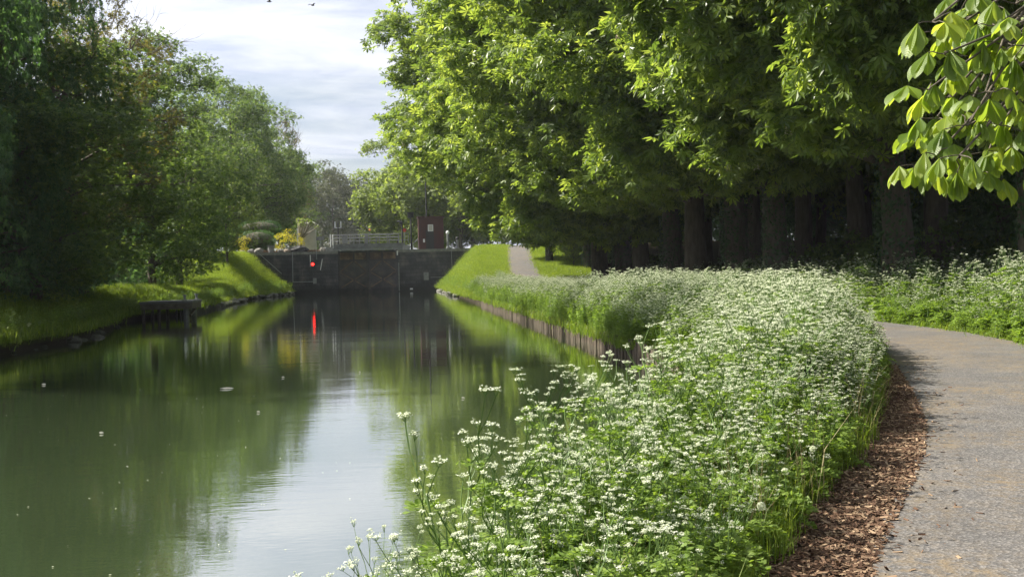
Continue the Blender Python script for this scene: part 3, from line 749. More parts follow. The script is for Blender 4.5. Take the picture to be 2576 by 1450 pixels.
# ivy on front-row trunks
def ivy(i, h, n):
    x, y, z = rowA_trees[i]; root = [o for o in bpy.data.objects if o.name.startswith('chestnut_tree') and abs(o.location.x - x) < .01 and abs(o.location.y - y) < .01][0]
    rs = np.random.RandomState(100 + i); m_ = NPM()
    a = rs.normal(math.pi * 1.0, 1.5, n); hh = rs.rand(n) * h + (1.6 if i < 4 else 0); rr = .53 + .10 * rs.rand(n)
    P = np.stack([np.cos(a) * rr, np.sin(a) * rr, hh], 1); nr = np.stack([np.cos(a), np.sin(a), a * 0 + .35], 1)
    ax = np.stack([-np.sin(a) * .5, np.cos(a) * .5, a * 0 - 1], 1) + rs.normal(size=(n, 3)) * .5
    m_.add(*scatter_template(OVAL[0], OVAL[1], P, frames(ax, nr + rs.normal(size=(n, 3)) * .4), .09 + .07 * rs.rand(n), rs.rand(n)))
    m_.link('ivy', M['ivy'], root)
for i in (0, 1, 3, 5, 7, 8, 9, 10): ivy(i, 6.5, 1700)


# ------------------------------------------------------------------ the lock
GL, GR = Y_(851, 690, D).x, Y_(1001, 690, D).x   # edges of the gate opening
WL, WR = -17.5, 10.6
def px(u, v, y=D): return Y_(u, v, y)
TH = 2.6
def lock_wall(x0, x1, label):
    root = empty('lock_wall', ((x0 + x1) / 2, D, 0)); tag(root, label, 'wall')
    w = MB(); w.box((0, TH / 2, (TOP - .35 - 2) / 2 + 0.0), (x1 - x0, TH, TOP - .35 + 2 - 0.0))
    w.v = [(a, b, max(c, -1.6) if c < 0 else TOP - .28) for a, b, c in w.v]
    w.build('masonry', M['masonry'], root)
    c = MB(); n = int((x1 - x0) / 1.25); st = (x1 - x0) / n
    for i in range(n): c.box((x0 + st * (i + .5) - (x0 + x1) / 2, TH / 2 - .06, TOP - .14), (st - .03, TH, .28 + .01 * (i % 3)))
    c.build('coping', M['coping'], root)
    return root
wl_ = lock_wall(WL, GL, 'dark stone lock wall left of the gates, with white pipe frame on its face')
wr_ = lock_wall(GR, WR, 'dark stone lock wall right of the gates, with a white panel low on its face')
def on_wall(root, name, mat, fn):
    b = MB(); fn(b); b.v = [(x - root.location.x, y - D, z) for x, y, z in b.v]; return b.build(name, mat, root)
F_ = D - .06
def P3(u, v, dy=0.0): p = px(u, v); return (p.x, F_ - dy, p.z)
def c1(a, b): return 579.5 + a / 3.625 * .644, 502.3 + b / 3.625 * .644       # crop-to-frame
def pipe(*pts, w=.055):
    def fn(b):
        q = [P3(*p) for p in pts]
        for i in range(len(q) - 1): b.bar(q[i], q[i + 1], w)
    return fn
on_wall(wl_, 'pipe', M['grey_paint'], pipe((736, 634), (737, 709), (787, 708)))
on_wall(wl_, 'pipe', M['grey_paint'], pipe((648, 634), (709, 688)))
on_wall(wl_, 'pipe', M['grey_paint'], pipe((796, 630), (797, 652)))
on_wall(wl_, 'junction_box', M['galv'], lambda b: b.box(P3(792, 706), (.36, .12, .58)))
on_wall(wl_, 'depth_gauge', M['white_paint'], lambda b: b.bar(P3(780.5, 641), P3(781.5, 670), .09))
on_wall(wl_, 'mooring_pole', M['white_paint'], lambda b: b.bar(P3(811, 651), P3(806, 679), .08))
on_wall(wr_, 'pipe', M['grey_paint'], pipe((1135, 618), (1138, 696), (1083, 697), w=.04))
on_wall(wr_, 'pipe', M['rust'], pipe((1195, 622), (1150, 664), w=.04))
on_wall(wr_, 'panel', M['galv'], lambda b: b.box(P3(1072, 694), (.52, .08, .82)))
on_wall(wr_, 'depth_gauge', M['galv'], lambda b: b.bar(P3(1003, 660, .05), P3(1004.5, 731, .05), .10))
on_wall(wr_, 'bracket', M['white_paint'], lambda b: (b.box(P3(999.5, 636, .05), (.12, .12, .45)), b.box(P3(1035, 726), (.3, .06, .16))))
for x0, x1, lab, s in ((WL, GL, 0, -1), (GR, WR, 0, 1)): pass
# chamber side walls behind the gates
for x, w_, lab in ((GL - .6, -1, 'stone side wall of the lock chamber, left side behind the gates'), (GR + .6, 1, 'stone side wall of the lock chamber, right side behind the gates')):
    b = MB(); b.box((0, 26, (TOP - 1.6) / 2), (1.2, 47, TOP + 1.5)); tag(b.build('chamber_wall', M['masonry'], loc=(x, D, 0)), lab, 'wall')
# red signal on the left wall
t = empty('traffic_light', (P3(787, 664)[0], F_, P3(787, 664)[2])); tag(t, 'glowing red signal light mounted on the left lock wall', 'traffic light')
b = MB(); b.box((0, -.05, .02), (.44, .10, .5)); b.build('backboard', M['black_paint'], t)
b = MB(); b.tube([(0, -.10, 0), (0, -.20, 0)], [.21, .21], 14); b.build('housing', M['red_dull'], t)
b = MB(); b.tube([(0, -.201, 0), (0, -.235, 0)], [.14, .11], 14); b.build('lamp', M['red_lens'], t)
# gates
gz = px(925, 628).z
for s, x0, x1, lab in ((1, GL, (GL + GR) / 2 - .01, 'rusty steel lock gate, left leaf'), (-1, GR, (GL + GR) / 2 + .01, 'rusty steel lock gate, right leaf')):
    root = empty('lock_gate', (x0, D + .9, 0)); tag(root, lab + ' with cross bracing', 'gate', 'pair of lock gate leaves')
    L = abs(x1 - x0); ang = 14
    def T(x, y, z): return (s * x * 1.0, y + x * math.tan(R(ang)), z)
    def pbox(b, x0_, x1_, y, z0, z1, th):
        vs = [T(x, yy, z) for z in (z0, z1) for x, yy in ((x0_, y), (x1_, y), (x1_, y + th), (x0_, y + th))]
        b.add(vs, [(3, 2, 1, 0), (4, 5, 6, 7), (0, 1, 5, 4), (1, 2, 6, 5), (2, 3, 7, 6), (3, 0, 4, 7)])
    zr = px(925, 652).z
    b = MB(); pbox(b, 0, L, 0, zr, gz - .22, .08); b.build('upper_plate', M['rust'], root)
    b = MB(); pbox(b, 0, L, 0, -1.2, zr - .001, .08); b.build('lower_plate', M['gate_dark'], root)
    b = MB()
    for z, h in ((gz - .16, .16), (zr - .05, .14), (zr - 1.25, .12), (.45, .16)): pbox(b, 0, L, -.22 + .003 * z, z - h / 2, z + h / 2, .215)
    for x in (.10, L * .52, L - .10): pbox(b, x - .09, x + .09, -.17, -1.1, gz - .25, .165)
    b.build('frame', M['gate_dark'], root)
    b = MB()
    for (xa, za, xb, zb) in ((.2, zr + .05, L * .5, gz - .3), (L * .54, gz - .3, L - .2, zr + .05), (.2, zr - 1.2, L * .5, zr - .1), (L * .54, zr - .1, L - .2, zr - 1.2), (.2, .5, L - .2, zr - 1.3), (.2, zr - 1.3, L - .2, .5)):
        b.bar(T(xa, -.1 + .0 * za, za), T(xb, -.1, zb), .10, .08)
    b.build('brace', M['rust'], root)
    b = MB()
    for q in range(3): b.box(T(L * (.2 + .3 * q), -.05, gz + .02), (.5, .35, .22)); 
    for q in range(5): b.bar(T(L * (.12 + .19 * q), -.1, gz - .1), T(L * (.12 + .19 * q), -.1, gz + .55), .09)
    b.build('winding_gear', M['old_concrete'], root)
# footbridge with railing behind / above the gates
p0, p1 = px(826, 612, D + .6), px(1024, 607, D + .6)
fb = empty('footbridge', (0, D + .4, 0)); tag(fb, 'pale concrete footbridge with steel railing across the top of the lock gates', 'footbridge')
b = MB(); b.box(((p0.x + p1.x) / 2, 0, TOP + .47), (p1.x - p0.x - .5, .16, .50)); b.box(((p0.x + p1.x) / 2, .75, TOP + .62), (p1.x - p0.x - .5, 1.3, .12)); b.build('deck', M['old_concrete'], fb)
b = MB(); b.box(((p0.x + p1.x) / 2, -.12, TOP + .12), (p1.x - p0.x, .2, .14)); b.build('beam', M['galv'], fb)
for x in (p0.x + .1, p1.x - .1):
    b = MB(); b.box((x, .2, TOP + .17), (.8, .9, .5), 0, .9); b.build('pier', M['concrete'], fb)
def railing(y, xa, xb, z0, z1, name='railing'):
    b = MB(); n = max(2, int((xb - xa) / 1.0))
    for i in range(n + 1):
        x = xa + (xb - xa) * i / n; b.tube([(x, y, z0), (x, y, z1)], .032, 6)
    for f in (.35, .68, 1.0): b.tube([(xa, y, z0 + (z1 - z0) * f), (xb, y, z0 + (z1 - z0) * f)], .026, 6)
    for i in range(0, n, 2):
        x = xa + (xb - xa) * i / n; b.tube([(x + .2, y + .01, z1 - .02), (x + .02, y + .01, z0)], .02, 5)
    return b.build(name, M['galv'], fb)
railing(0, p0.x + .3, p1.x - .9, TOP + .7, TOP + 1.62)
railing(1.3, p0.x + .1, p1.x + .2, TOP + .7, TOP + 1.75)
b = MB()
for dx in (0, .25): b.tube([(p0.x + .25 + dx, -.1, TOP + .3), (p0.x + .25 + dx, -.1, TOP + 1.72)], .045, 8)
b.build('end_post', M['white_paint'], fb)
b = MB(); b.box((px(921, 590).x, .5, TOP + 1.25), (.35, .3, 1.1)); b.build('control_box', M['galv'], fb); b = MB(); b.box((px(867, 590).x, .5, TOP + 1.2), (.5, .3, .8)); b.build('control_box', M['galv'], fb)
b = MB(); b.tube([(px(930, 578).x, .5, TOP + 1.6), (px(930, 578).x, .5, TOP + 2.1)], .02, 5); b.build('mast', M['galv'], fb)
b = MB(); b.ball((px(930, 578).x, .5, TOP + 2.15), (.11, .11, .12)); b.build('warning_lamp', M['orange_paint'], fb)

# maroon cabin on the right
ca, cb_ = px(1052, 612, D + 2.5), px(1118, 612, D + 2.5)
cw = cb_.x - ca.x; ch = px(1085, 547, D + 2.5).z - TOP
cab = empty('lock_cabin', ((ca.x + cb_.x) / 2, D + 3.4, TOP)); tag(cab, 'maroon painted control cabin standing on the right lock wall', 'cabin')
b = MB(); b.box((0, 0, ch / 2), (cw - .12, 2.2, ch)); b.build('wall', M['maroon'], cab)
b = MB(); b.box((0, 0, ch + .06), (cw + .08, 2.45, .14)); b.build('roof', M['maroon'], cab)
dr = MB(); dr.box((-.15, -1.13, 1.02), (.85, .06, 2.0)); dr.build('door', M['black_paint'], cab)
wx = px(1083, 573, D + 2.3).x - cab.location.x; wz = px(1083, 573, D + 2.3).z - TOP
b = MB(); b.box((wx - .24, -1.12, wz), (.09, .09, .72)); b.box((wx + .24, -1.12, wz), (.09, .09, .72)); b.box((wx, -1.12, wz + .32), (.39, .09, .08)); b.box((wx, -1.12, wz - .32), (.39, .09, .08)); f_ = b.build('window', M['white_paint'], cab)
b = MB(); b.box((wx, -1.115, wz), (.385, .05, .555)); b.build('pane', M['pale_render'], f_)
b = MB(); b.box((px(1068, 592).x - cab.location.x, -1.17, .95), (.2, .02, .36)); b.build('notice', M['white_paint'], cab)
def lamp_post(u, vt, y, label, kind, vb=612):
    p = px(u, vt, y); h = p.z - TOP
    r_ = empty('street_lamp', (p.x, y, TOP)); tag(r_, label, 'street lamp')
    b = MB(); b.tube([(0, 0, 0), (0, 0, .5), (0, 0, h)], [.12, .1, .075], 8); b.build('pole', M['black_paint'], r_)
    b = MB()
    if kind == 'arm': b.tube([(0, 0, h), (-.2, 0, h + .25), (-.7, 0, h + .32)], [.04, .035, .03], 6); b.box((-.95, 0, h + .30), (.55, .22, .12))
    elif kind == 'box': b.box((0, 0, h - .05), (.62, .45, .5)); b.box((0, 0, h + .24), (.74, .55, .06))
    elif kind == 'hook': b.tube([(0, 0, h - .7), (-.06, 0, h - .2), (-.3, 0, h), (-.55, 0, h - .05)], [.1, .13, .12, .06], 8)
    elif kind == 'twin':
        for s in (-1, 1): b.tube([(s * .32, 0, h - .55), (s * .32, 0, h + .15)], .075, 8)
        b.box((0, 0, h - .55), (.7, .08, .06))
    b.build('lamp_head', M['white_paint'] if kind == 'twin' else M['black_paint'], r_)
lamp_post(1070, 438, D + 6, 'tall thin lamp pole rising behind the maroon cabin', 'arm')
lamp_post(1033, 540, D + 1.4, 'dark post with a square lamp head left of the maroon cabin', 'box')
lamp_post(1011, 556, D + 1.0, 'dark post with a hooked head at the right end of the footbridge', 'hook')
lamp_post(850, 560, D + 9, 'post with twin white lamp tubes behind the footbridge', 'twin')
r_ = empty('round_sign', (px(1018, 577).x, D + 1.6, TOP)); tag(r_, 'small round red sign on a thin post left of the maroon cabin', 'sign')
h = px(1018, 577).z - TOP
b = MB(); b.tube([(0, 0, 0), (0, 0, h)], .03, 6); b.build('post', M['grey_paint'], r_)
b = MB(); b.tube([(0, -.03, h), (0, -.06, h)], [.2, .2], 14); b.build('sign_plate', M['red_paint'], r_)
# pale standing hydrant-like posts right of the cabin
for u, lab, s in ((1127, 'pale blotchy standing post against the right side of the maroon cabin', 1.0), (1151, 'low white bollard with dark cap right of the maroon cabin', .62)):
    p = px(u, 612, D + 1.2); r_ = empty('bollard', (p.x, D + 1.2, TOP)); tag(r_, lab, 'bollard')
    b = MB(); b.tube([(0, 0, 0), (0, 0, .15 * s), (0, 0, .2 * s), (0, 0, 1.5 * s), (0, 0, 1.6 * s)], [.22, .22, .15, .13, .1], 10); b.build('shaft', M['galv'], r_)
    b = MB(); b.ball((0, 0, 1.72 * s), (.2, .16, .2)); b.build('cap', M['black_paint'] if s < 1 else M['white_paint'], r_)
r_ = empty('stair_handrail', (px(1042, 606).x, D + 1.5, TOP)); tag(r_, 'thin slanted handrail beside the maroon cabin', 'handrail')
b = MB(); b.tube([(-.5, 0, .3), (.45, 0, 1.15)], .03, 6); b.tube([(-.5, 0, 0), (-.5, 0, .3)], .03, 6); b.tube([(.45, 0, 0), (.45, 0, 1.15)], .03, 6); b.build('rail', M['galv'], r_)

# left garden on the lock wall
def box_hedge(u, v0, v1, wpx, y, label):
    p = px(u, v1, y); q = px(u, v0, y); s = y / 2700; W = wpx * s; Hh = q.z - p.z
    r_ = empty('clipped_hedge', (p.x, y, p.z)); tag(r_, label, 'hedge', 'cloud clipped hedges')
    rs = np.random.RandomState(int(u)); n = 7500
    d = norm(rs.normal(size=(n, 3))); P = np.sign(d) * np.abs(d) ** .72 * np.array([W / 2, W * .42, Hh / 2]) + np.array([0, 0, Hh / 2])
    P += rs.normal(size=P.shape) * .03
    m_ = NPM(); m_.add(*scatter_template(OVAL[0], OVAL[1], P, frames(rs.normal(size=(n, 3)) + [0, 0, .3], d + rs.normal(size=(n, 3)) * .45), .06 + .05 * rs.rand(n), rs.rand(n)))
    m_.link('foliage', M['hedge_leaf'], r_)
    b = MB(); b.ball((0, 0, Hh / 2), (W * .44, W * .36, Hh * .43), 14, 9, .03); b.tube([(0, 0, -.8), (0, 0, Hh / 2)], .12, 7); b.build('stem', M['bark'], r_)
box_hedge(655, 555, 592, 100, D + 7, 'upper tier of the clipped rounded hedge behind the left lock wall')
box_hedge(648, 580, 626, 84, D + 4.0, 'lower dark clipped hedge on the left lock wall')
box_hedge(600, 584, 628, 60, D + 5.5, 'clipped hedge half hidden behind the small light green tree')
YS = tree_meshes(51, 2.2, .2, (0, 0, 1.1), (1.35, 1.1, 1.1), 26, (.25, .5), 420, .10, OVAL, 'yellow_leaf', .03, .02)
make_tree('yellow_shrub', YS, (px(728, 620, D + 2.2).x, D + 2.2, TOP), 0, (1.25, 1.1, 1.05), 'bright yellow shrub on the lock wall in front of the pollard tree', 'shrub')
make_tree('yellow_shrub', YS, (px(612, 620, D + 2.4).x, D + 2.4, TOP), 2, (.62, .7, .9), 'small yellow shrub at the far left of the lock garden', 'shrub')
# pollard
pr = empty('pollard_tree', (px(758, 620, D + 3).x, D + 3, TOP)); tag(pr, 'knobbly pollarded tree with short tufts beside the pale pier', 'tree')
b = MB(); rs = np.random.RandomState(9); lf = NPM(); knobs = []
b.tube([(0, 0, -.1), (-.1, 0, .7), (-.15, 0, 1.3)], [.17, .13, .15], 8)
for k in range(17):
    a = rs.uniform(0, 6.28); rr = rs.uniform(.2, 1.7); e = Vector((math.cos(a) * rr, math.sin(a) * rr * .7, 2.65 + .7 * (1 - (rr / 1.8) ** 2) + rs.uniform(-.15, .15)))
    m_ = Vector((e.x * .45 - .1, e.y * .5, 1.95 + rs.uniform(-.1, .2)))
    b.tube([(-.15, 0, 1.2), m_, m_ + (e - m_) * .55 + Vector((rs.normal() * .08, 0, -.05)), e], [.1, .07, .055, .05], 6); b.ball(e, (.11, .11, .1), 6, 4, .2)
    n = 120; d = norm(rs.normal(size=(n, 3)) + [0, 0, .5]); P = np.array(e) + d * (.1 + .12 * rs.rand(n))[:, None]
    lf.add(*scatter_template(OVAL[0], OVAL[1], P, frames(d + rs.normal(size=(n, 3)) * .4, rs.normal(size=(n, 3)) + [0, 0, .6]), .05 + .06 * rs.rand(n), rs.rand(n)))
b.build('trunk', M['pale_bark'], pr, smooth=True); lf.link('crown', M['light_leaf'], pr)
# pale pier with cornice
y = D + 4.5; a_, c_ = px(768, 620, y), px(793, 620, y); t_ = px(780, 566, y)
r_ = empty('rendered_pier', ((a_.x + c_.x) / 2, y, TOP)); tag(r_, 'pale rendered square pier with a moulded cap behind the pollard tree', 'pier')
W = c_.x - a_.x; h = t_.z - TOP
b = MB(); b.box((-.1, 0, h / 2), (W + .45, 1.1, h)); b.build('shaft', M['pale_render'], r_)
b = MB(); b.box((-.1, 0, h + .04), (W + .58, 1.2, .08)); b.box((-.1, 0, h + .13), (W + .7, 1.34, .1)); b.box((-.1, 0, h + .26), (W + .4, 1.0, .16), 0, .7); b.build('cap', M['pale_render'], r_)
r_ = MB(); q = px(749, 620, D + 1.6); hh = px(749, 575, D + 1.6).z - TOP; r_.box((0, 0, hh / 2), (.11, .11, hh)); r_.box((0, 0, hh + .02), (.15, .15, .05)); tag(r_.build('fence_post', M['white_paint'], loc=(q.x, D + 1.6, TOP)), 'white post standing in front of the pale pier', 'post')
# board on a post
q = px(806, 618, D + 1.5); r_ = empty('notice_board', (q.x, D + 1.5, TOP)); tag(r_, 'small pale board on a post between the pier and the footbridge', 'sign')
hh = px(806, 600, D + 1.5).z - TOP
b = MB(); b.box((.05, 0, hh / 2), (.07, .07, hh)); b.build('post', M['galv'], r_); b = MB(); b.box((0, -.05, hh), (.82, .05, .36)); b.box((0, -.02, hh + .19), (.88, .12, .04)); b.build('board', M['old_concrete'], r_)
# planter pot, rocks, mound of slate, bin
q = px(682, 626, D + .9); b = MB(); b.tube([(0, 0, 0), (0, 0, .62), (0, 0, .68)], [.26, .33, .35], 12); b.box((0, 0, .70), (.74, .74, .08)); tag(b.build('planter', M['old_concrete'], loc=(q.x, D + .9, TOP + .01)), 'grey concrete planter on the wall top below the clipped hedge', 'planter')
for i, (u, sx, sz, mt, lab) in enumerate(((651, .5, .32, 'stone', 'pale boulder on the wall top left of the grey planter'), (706, .38, .25, 'stone', 'pale boulder under the yellow shrub, left one'), (722, .42, .22, 'earthenware', 'brownish boulder under the yellow shrub, right one'), (752, .95, .42, 'black_paint', 'low dark slate mound at the foot of the pollard tree'), (812, .35, .3, 'stone', 'pale boulder at the foot of the small board'), (632, .42, .28, 'stone', 'pale boulder at the left end of the wall top'))):
    q = px(u, 626, D + 1.0); b = MB(); b.ball((0, 0, sz * .6), (sz * 1.2 if sx < .3 else sx, sx * .7, sz), 9, 6, .14); tag(b.build('garden_boulder', M[mt], loc=(q.x, D + 1.0 + .25 * (i % 2), TOP)), lab, 'boulder')
# dry pinkish grass fringe along wall top is ground cover (see below)

# ------------------------------------------------------------------ jetty, bollards and bank edge on the left
j0 = G_(352, 803, 0); j1 = G_(486, 790, 0)
jy0, jy1 = 43.5, 51.0; jx0, jx1 = -11.6, -9.0
JY = 54.5
j = empty('jetty', (-10.3, JY, 0)); tag(j, 'concrete jetty on posts at the left bank', 'jetty')
pa = G_(350, 768, .95); pb = G_(484, 765, .95)
Jx = [Y_(350, 762, JY - 1.3), Y_(484, 759, JY - 1.3)]
xl, xr_ = Jx[0].x, Jx[1].x; zt = Jx[0].z
b = MB(); b.box(((xl + xr_) / 2 + 10.3, 0, zt + .0), (xr_ - xl, 2.6, .1)); b.build('deck', M['old_concrete'], j)
b = MB(); b.box(((xl + xr_) / 2 + 10.3, -1.22, zt - .19), (xr_ - xl - .05, .14, .28)); b.box(((xl + xr_) / 2 + 10.3, 1.2, zt - .19), (xr_ - xl - .05, .14, .28)); b.box((xr_ + 10.3 - .1, 0, zt - .19), (.14, 2.26, .28)); b.build('beam', M['timber'], j)
for x in (xl + .12, xl + .85, xr_ - .35):
    for yy in (-1.0, 1.0):
        b = MB(); b.tube([(x + 10.3, yy, -1.5), (x + 10.3, yy, zt - .05)], .13 if x > xr_ - 1 else .08, 10); b.build('post', M['galv'] if x > xr_ - 1 else M['timber'], j)
b = MB(); b.bar((xr_ + 10.3 - .2, -.9, .15), (xr_ + 10.3 - .2, .9, zt - .3), .1); b.build('brace', M['timber'], j)
for x, yy, lab in ((xr_ - .45, JY - .8, 'left metal bollard on the end of the jetty'), (xr_ - .2, JY + 1.0, 'right metal bollard on the end of the jetty')):
    b = MB(); b.tube([(0, 0, 0), (0, 0, .05), (0, 0, .06), (0, 0, .24), (0, 0, .25), (0, 0, .3)], [.13, .13, .06, .06, .1, .09], 10); tag(b.build('mooring_bollard', M['grey_paint'], loc=(x, yy, zt + .05)), lab, 'bollard')
# jetty stands on a bigger body of bank: dark sheet piling right of it
def bank_line(y0, y1, step, side): return [(float(xL(y)) if side < 0 else float(xR(y)), y) for y in np.arange(y0, y1, step)]
sp_ = MB(); rs = np.random.RandomState(4)
for x, y in bank_line(57.5, 75, .22, -1):
    sp_.box((x + .10 + .05 * ((int(y * 4.5)) % 2), y, .05), (.07, .20, .95 + .05 * rs.rand()))
tag(sp_.build('sheet_piling', M['gate_dark']), 'dark rusty sheet piling along the left bank beyond the jetty', 'retaining wall')
def stones(name, pts, lab, cat='stones', par=None):
    for i, (x, y, z, r) in enumerate(pts):
        b = MB(); b.ball((0, 0, 0), (r * rs.uniform(.8, 1.4), r * rs.uniform(.8, 1.3), r * rs.uniform(.45, .75)), 8, 6, .16); o = b.build(name, M['dark_stone' if 'shaded' in cat else 'stone'], loc=(x, y, z)); tag(o, lab, 'stone', cat)
stones('bank_stone', [(float(xL(y)) + .15 + rs.uniform(-.1, .35), y, rs.uniform(.0, .18), rs.uniform(.18, .38)) for y in np.arange(73, 87, .55)], 'pale rubble stone at the water edge between the piling and the grass ramp', 'rubble stones at the left water edge')
stones('bank_stone', [(float(xL(y)) + .05 + rs.uniform(-.15, .25), y, rs.uniform(.0, .3), rs.uniform(.15, .32)) for y in np.arange(95, 112, .45)], 'small rubble stone at the foot of the sunlit grass spur, left of the lock', 'rubble stones below the left spur')
stones('bank_stone', [(float(xR(y)) - .05 + rs.uniform(-.25, .15), y, rs.uniform(.0, .25), rs.uniform(.15, .3)) for y in np.arange(84, 112, .6)], 'small pale stone at the water edge below the right grass ramp', 'stones below the right ramp')
stones('bank_stone', [(float(xL(y)) + .1 + rs.uniform(-.1, .3), y, rs.uniform(-.06, .05), rs.uniform(.06, .24)) for y in np.arange(24, 49, 1.1) if rs.rand() < .6], 'dark stone at the waterline in the shade left of the jetty', 'stones on the shaded left waterline')
# wooden piles along the right bank
pw = MB()
for x, y in bank_line(9, 62, .17, 1):
    y += rs.uniform(-.05, .05); r = rs.uniform(.035, .06); h = rs.uniform(.30, .46)
    pw.tube([(x - .07, y, -.6), (x - .07 + rs.uniform(-.02, .02), y, h)], r, 5)
tag(pw.build('bank_piling', M['pile'], smooth=False), 'weathered close-set wooden piling holding the right bank at the water', 'retaining wall')

# ------------------------------------------------------------------ cow parsley
def parsley(seed, H=1.0, umbels=15, parts=False):
    rs = np.random.RandomState(seed); st, lf, fl = NPM(), NPM(), NPM()
    heads = []
    nst = rs.randint(2, 4)
    for k in range(nst):
        b0 = np.array([rs.normal() * .05, rs.normal() * .05, 0]); h = H * rs.uniform(.8, 1.05); a = rs.uniform(0, 6.28); ln = rs.uniform(.05, .22)
        top = b0 + np.array([math.cos(a) * ln * h, math.sin(a) * ln * h, h])
        mp = limb_pts(rs, b0, top, 7, .03); np_tube(st, mp, np.linspace(.007, .003, 7), 4, rs.rand()); heads.append(top)
        for q in range(rs.randint(3, 6)):
            i = rs.randint(2, 6); s = mp[i] + (mp[i + 1] - mp[i]) * rs.rand() if i < 6 else mp[i]; a = rs.uniform(0, 6.28); L = rs.uniform(.16, .38) * H
            e = s + np.array([math.cos(a) * L * .6, math.sin(a) * L * .6, L * .85]); bp = limb_pts(rs, s, e, 5, .0); bp[1:-1, 2] -= .02
            np_tube(st, bp, np.linspace(.0045, .002, 5), 3, rs.rand()); heads.append(e)
            for z in range(rs.randint(1, 3)):
                a2 = a + rs.normal() * .9; s2 = bp[rs.randint(2, 4)]; e2 = s2 + np.array([math.cos(a2) * .09, math.sin(a2) * .09, rs.uniform(.09, .17)]); np_tube(st, limb_pts(rs, s2, e2, 3, 0), np.linspace(.003, .0015, 3), 3, rs.rand()); heads.append(e2)
            fern_at(rs, lf, s, a, rs.uniform(.10, .22))
        for q in range(8): fern_at(rs, lf, b0 + np.array([0, 0, h * rs.uniform(.03, .55)]), rs.uniform(0, 6.28), rs.uniform(.22, .42))
    P, A, Rr = [], [], []
    for hd in heads:
        n = rs.randint(6, 11); hd = np.array(hd); tilt = rs.normal(size=3) * .15; rad = rs.uniform(.012, .030)
        for u in range(n):
            a = 6.28 * u / n + rs.normal() * .2; rr = rad * (.35 if u == 0 else rs.uniform(.6, 1.05)); c = hd + np.array([math.cos(a) * rr, math.sin(a) * rr, .03 + rs.normal() * .004]) + tilt * .02
            np_tube(st, np.stack([hd, (hd + c) / 2 + [0, 0, -.004], c]), np.array([.0012, .001, .0008]), 3, rs.rand())
            k = 5; d = rs.normal(size=(k, 3)) * [.005, .005, .003]; P.append(c + d); Rr.append(np.clip(rs.rand(k) * .7 + .3 * rs.rand(), 0, 1))
    P = np.concatenate(P); n = len(P)
    s = rs.uniform(.0035, .0062, n)
    fl.add(*scatter_template(STAR[0], STAR[1], P, frames(rs.normal(size=(n, 3)) * [1, 1, .25], np.array([0, 0, 1.]) + rs.normal(size=(n, 3)) * .45), s, np.concatenate(Rr)))
    return st, lf, fl
STAR = (np.array([(-1, -.5, 0), (.1, -.85, -.15), (1, .4, 0), (-.1, .9, -.1)]), np.array([[0, 1, 2, 3]]))
def fern_at(rs, lf, s, a, L):
    ax = np.array([math.cos(a), math.sin(a), .55]); ax /= np.linalg.norm(ax); n = 9; P, A = [], []
    side = np.array([-math.sin(a), math.cos(a), 0])
    for i in range(n):
        t = (i + 1) / n; p = s + ax * L * t + np.array([0, 0, -.5 * L * t * t]); w_ = L * .42 * (1.05 - t)
        for sg in (-1, 1):
            for q in (.35, .7, 1.0):
                P.append(p + side * sg * w_ * q + ax * w_ * q * .25 + rs.normal(size=3) * .004); A.append(side * sg + ax * .7)
    P = np.array(P); A = np.array(A); m_ = len(P)
    lf.add(*scatter_template(OVAL[0], OVAL[1], P - A * .01, frames(A + rs.normal(size=A.shape) * .25, np.tile([0, 0, 1.], (m_, 1)) + rs.normal(size=(m_, 3)) * .3), np.full(m_, L * .15) + .008, rs.rand(m_) * .6 + .4 * rs.rand()))
def merged(name, parts):
    mm = NPM()
    for i, p in enumerate(parts):
        for V, F, r in zip(p.V, p.F, p.r): pass
        V = np.concatenate(p.V); F = np.concatenate(p.F); mm.add(V, F, np.concatenate(p.r), i)
    return mm
PM = [M['stem'], M['fern'], M['umbel']]
PSETS = [parsley(60 + i, H) for i, H in enumerate((1.0, 1.08, .92, 1.0, .85, 1.12))]
PPROTO = [merged('p', s).link('parsley_source', PM, link=False) for s in PSETS]
# individuals, nearest to the viewer
def shore(y): return float(xR(y)) + .12
rs = np.random.RandomState(77)
cand = []
while len(cand) < 2600:
    y = rs.uniform(2.3, 9.5); a = shore(y) - .1; b_ = float(xC(y)) - HW - chip_w(y) - .12
    x = rs.uniform(a, b_ if b_ > a else a + .01)
    if b_ - a < .1: continue
    if (x * x + y * y) < 3.3 ** 2: continue
    cand.append((x, y))
pts = []
for c in cand:
    if all((c[0] - q[0]) ** 2 + (c[1] - q[1]) ** 2 > .20 ** 2 for q in pts): pts.append(c)
    if len(pts) >= 290: break
P_OBJ = []
for i in range(6):
    r_ = empty('cow_parsley'); r_['_'] = 0; del r_['_']
    st, lf, fl = PSETS[i]
    ch = [st.link('stem', M['stem'], r_), lf.link('leaves', M['fern'], r_), fl.link('umbels', M['umbel'], r_)]
    P_OBJ.append((r_, ch))
used = set()
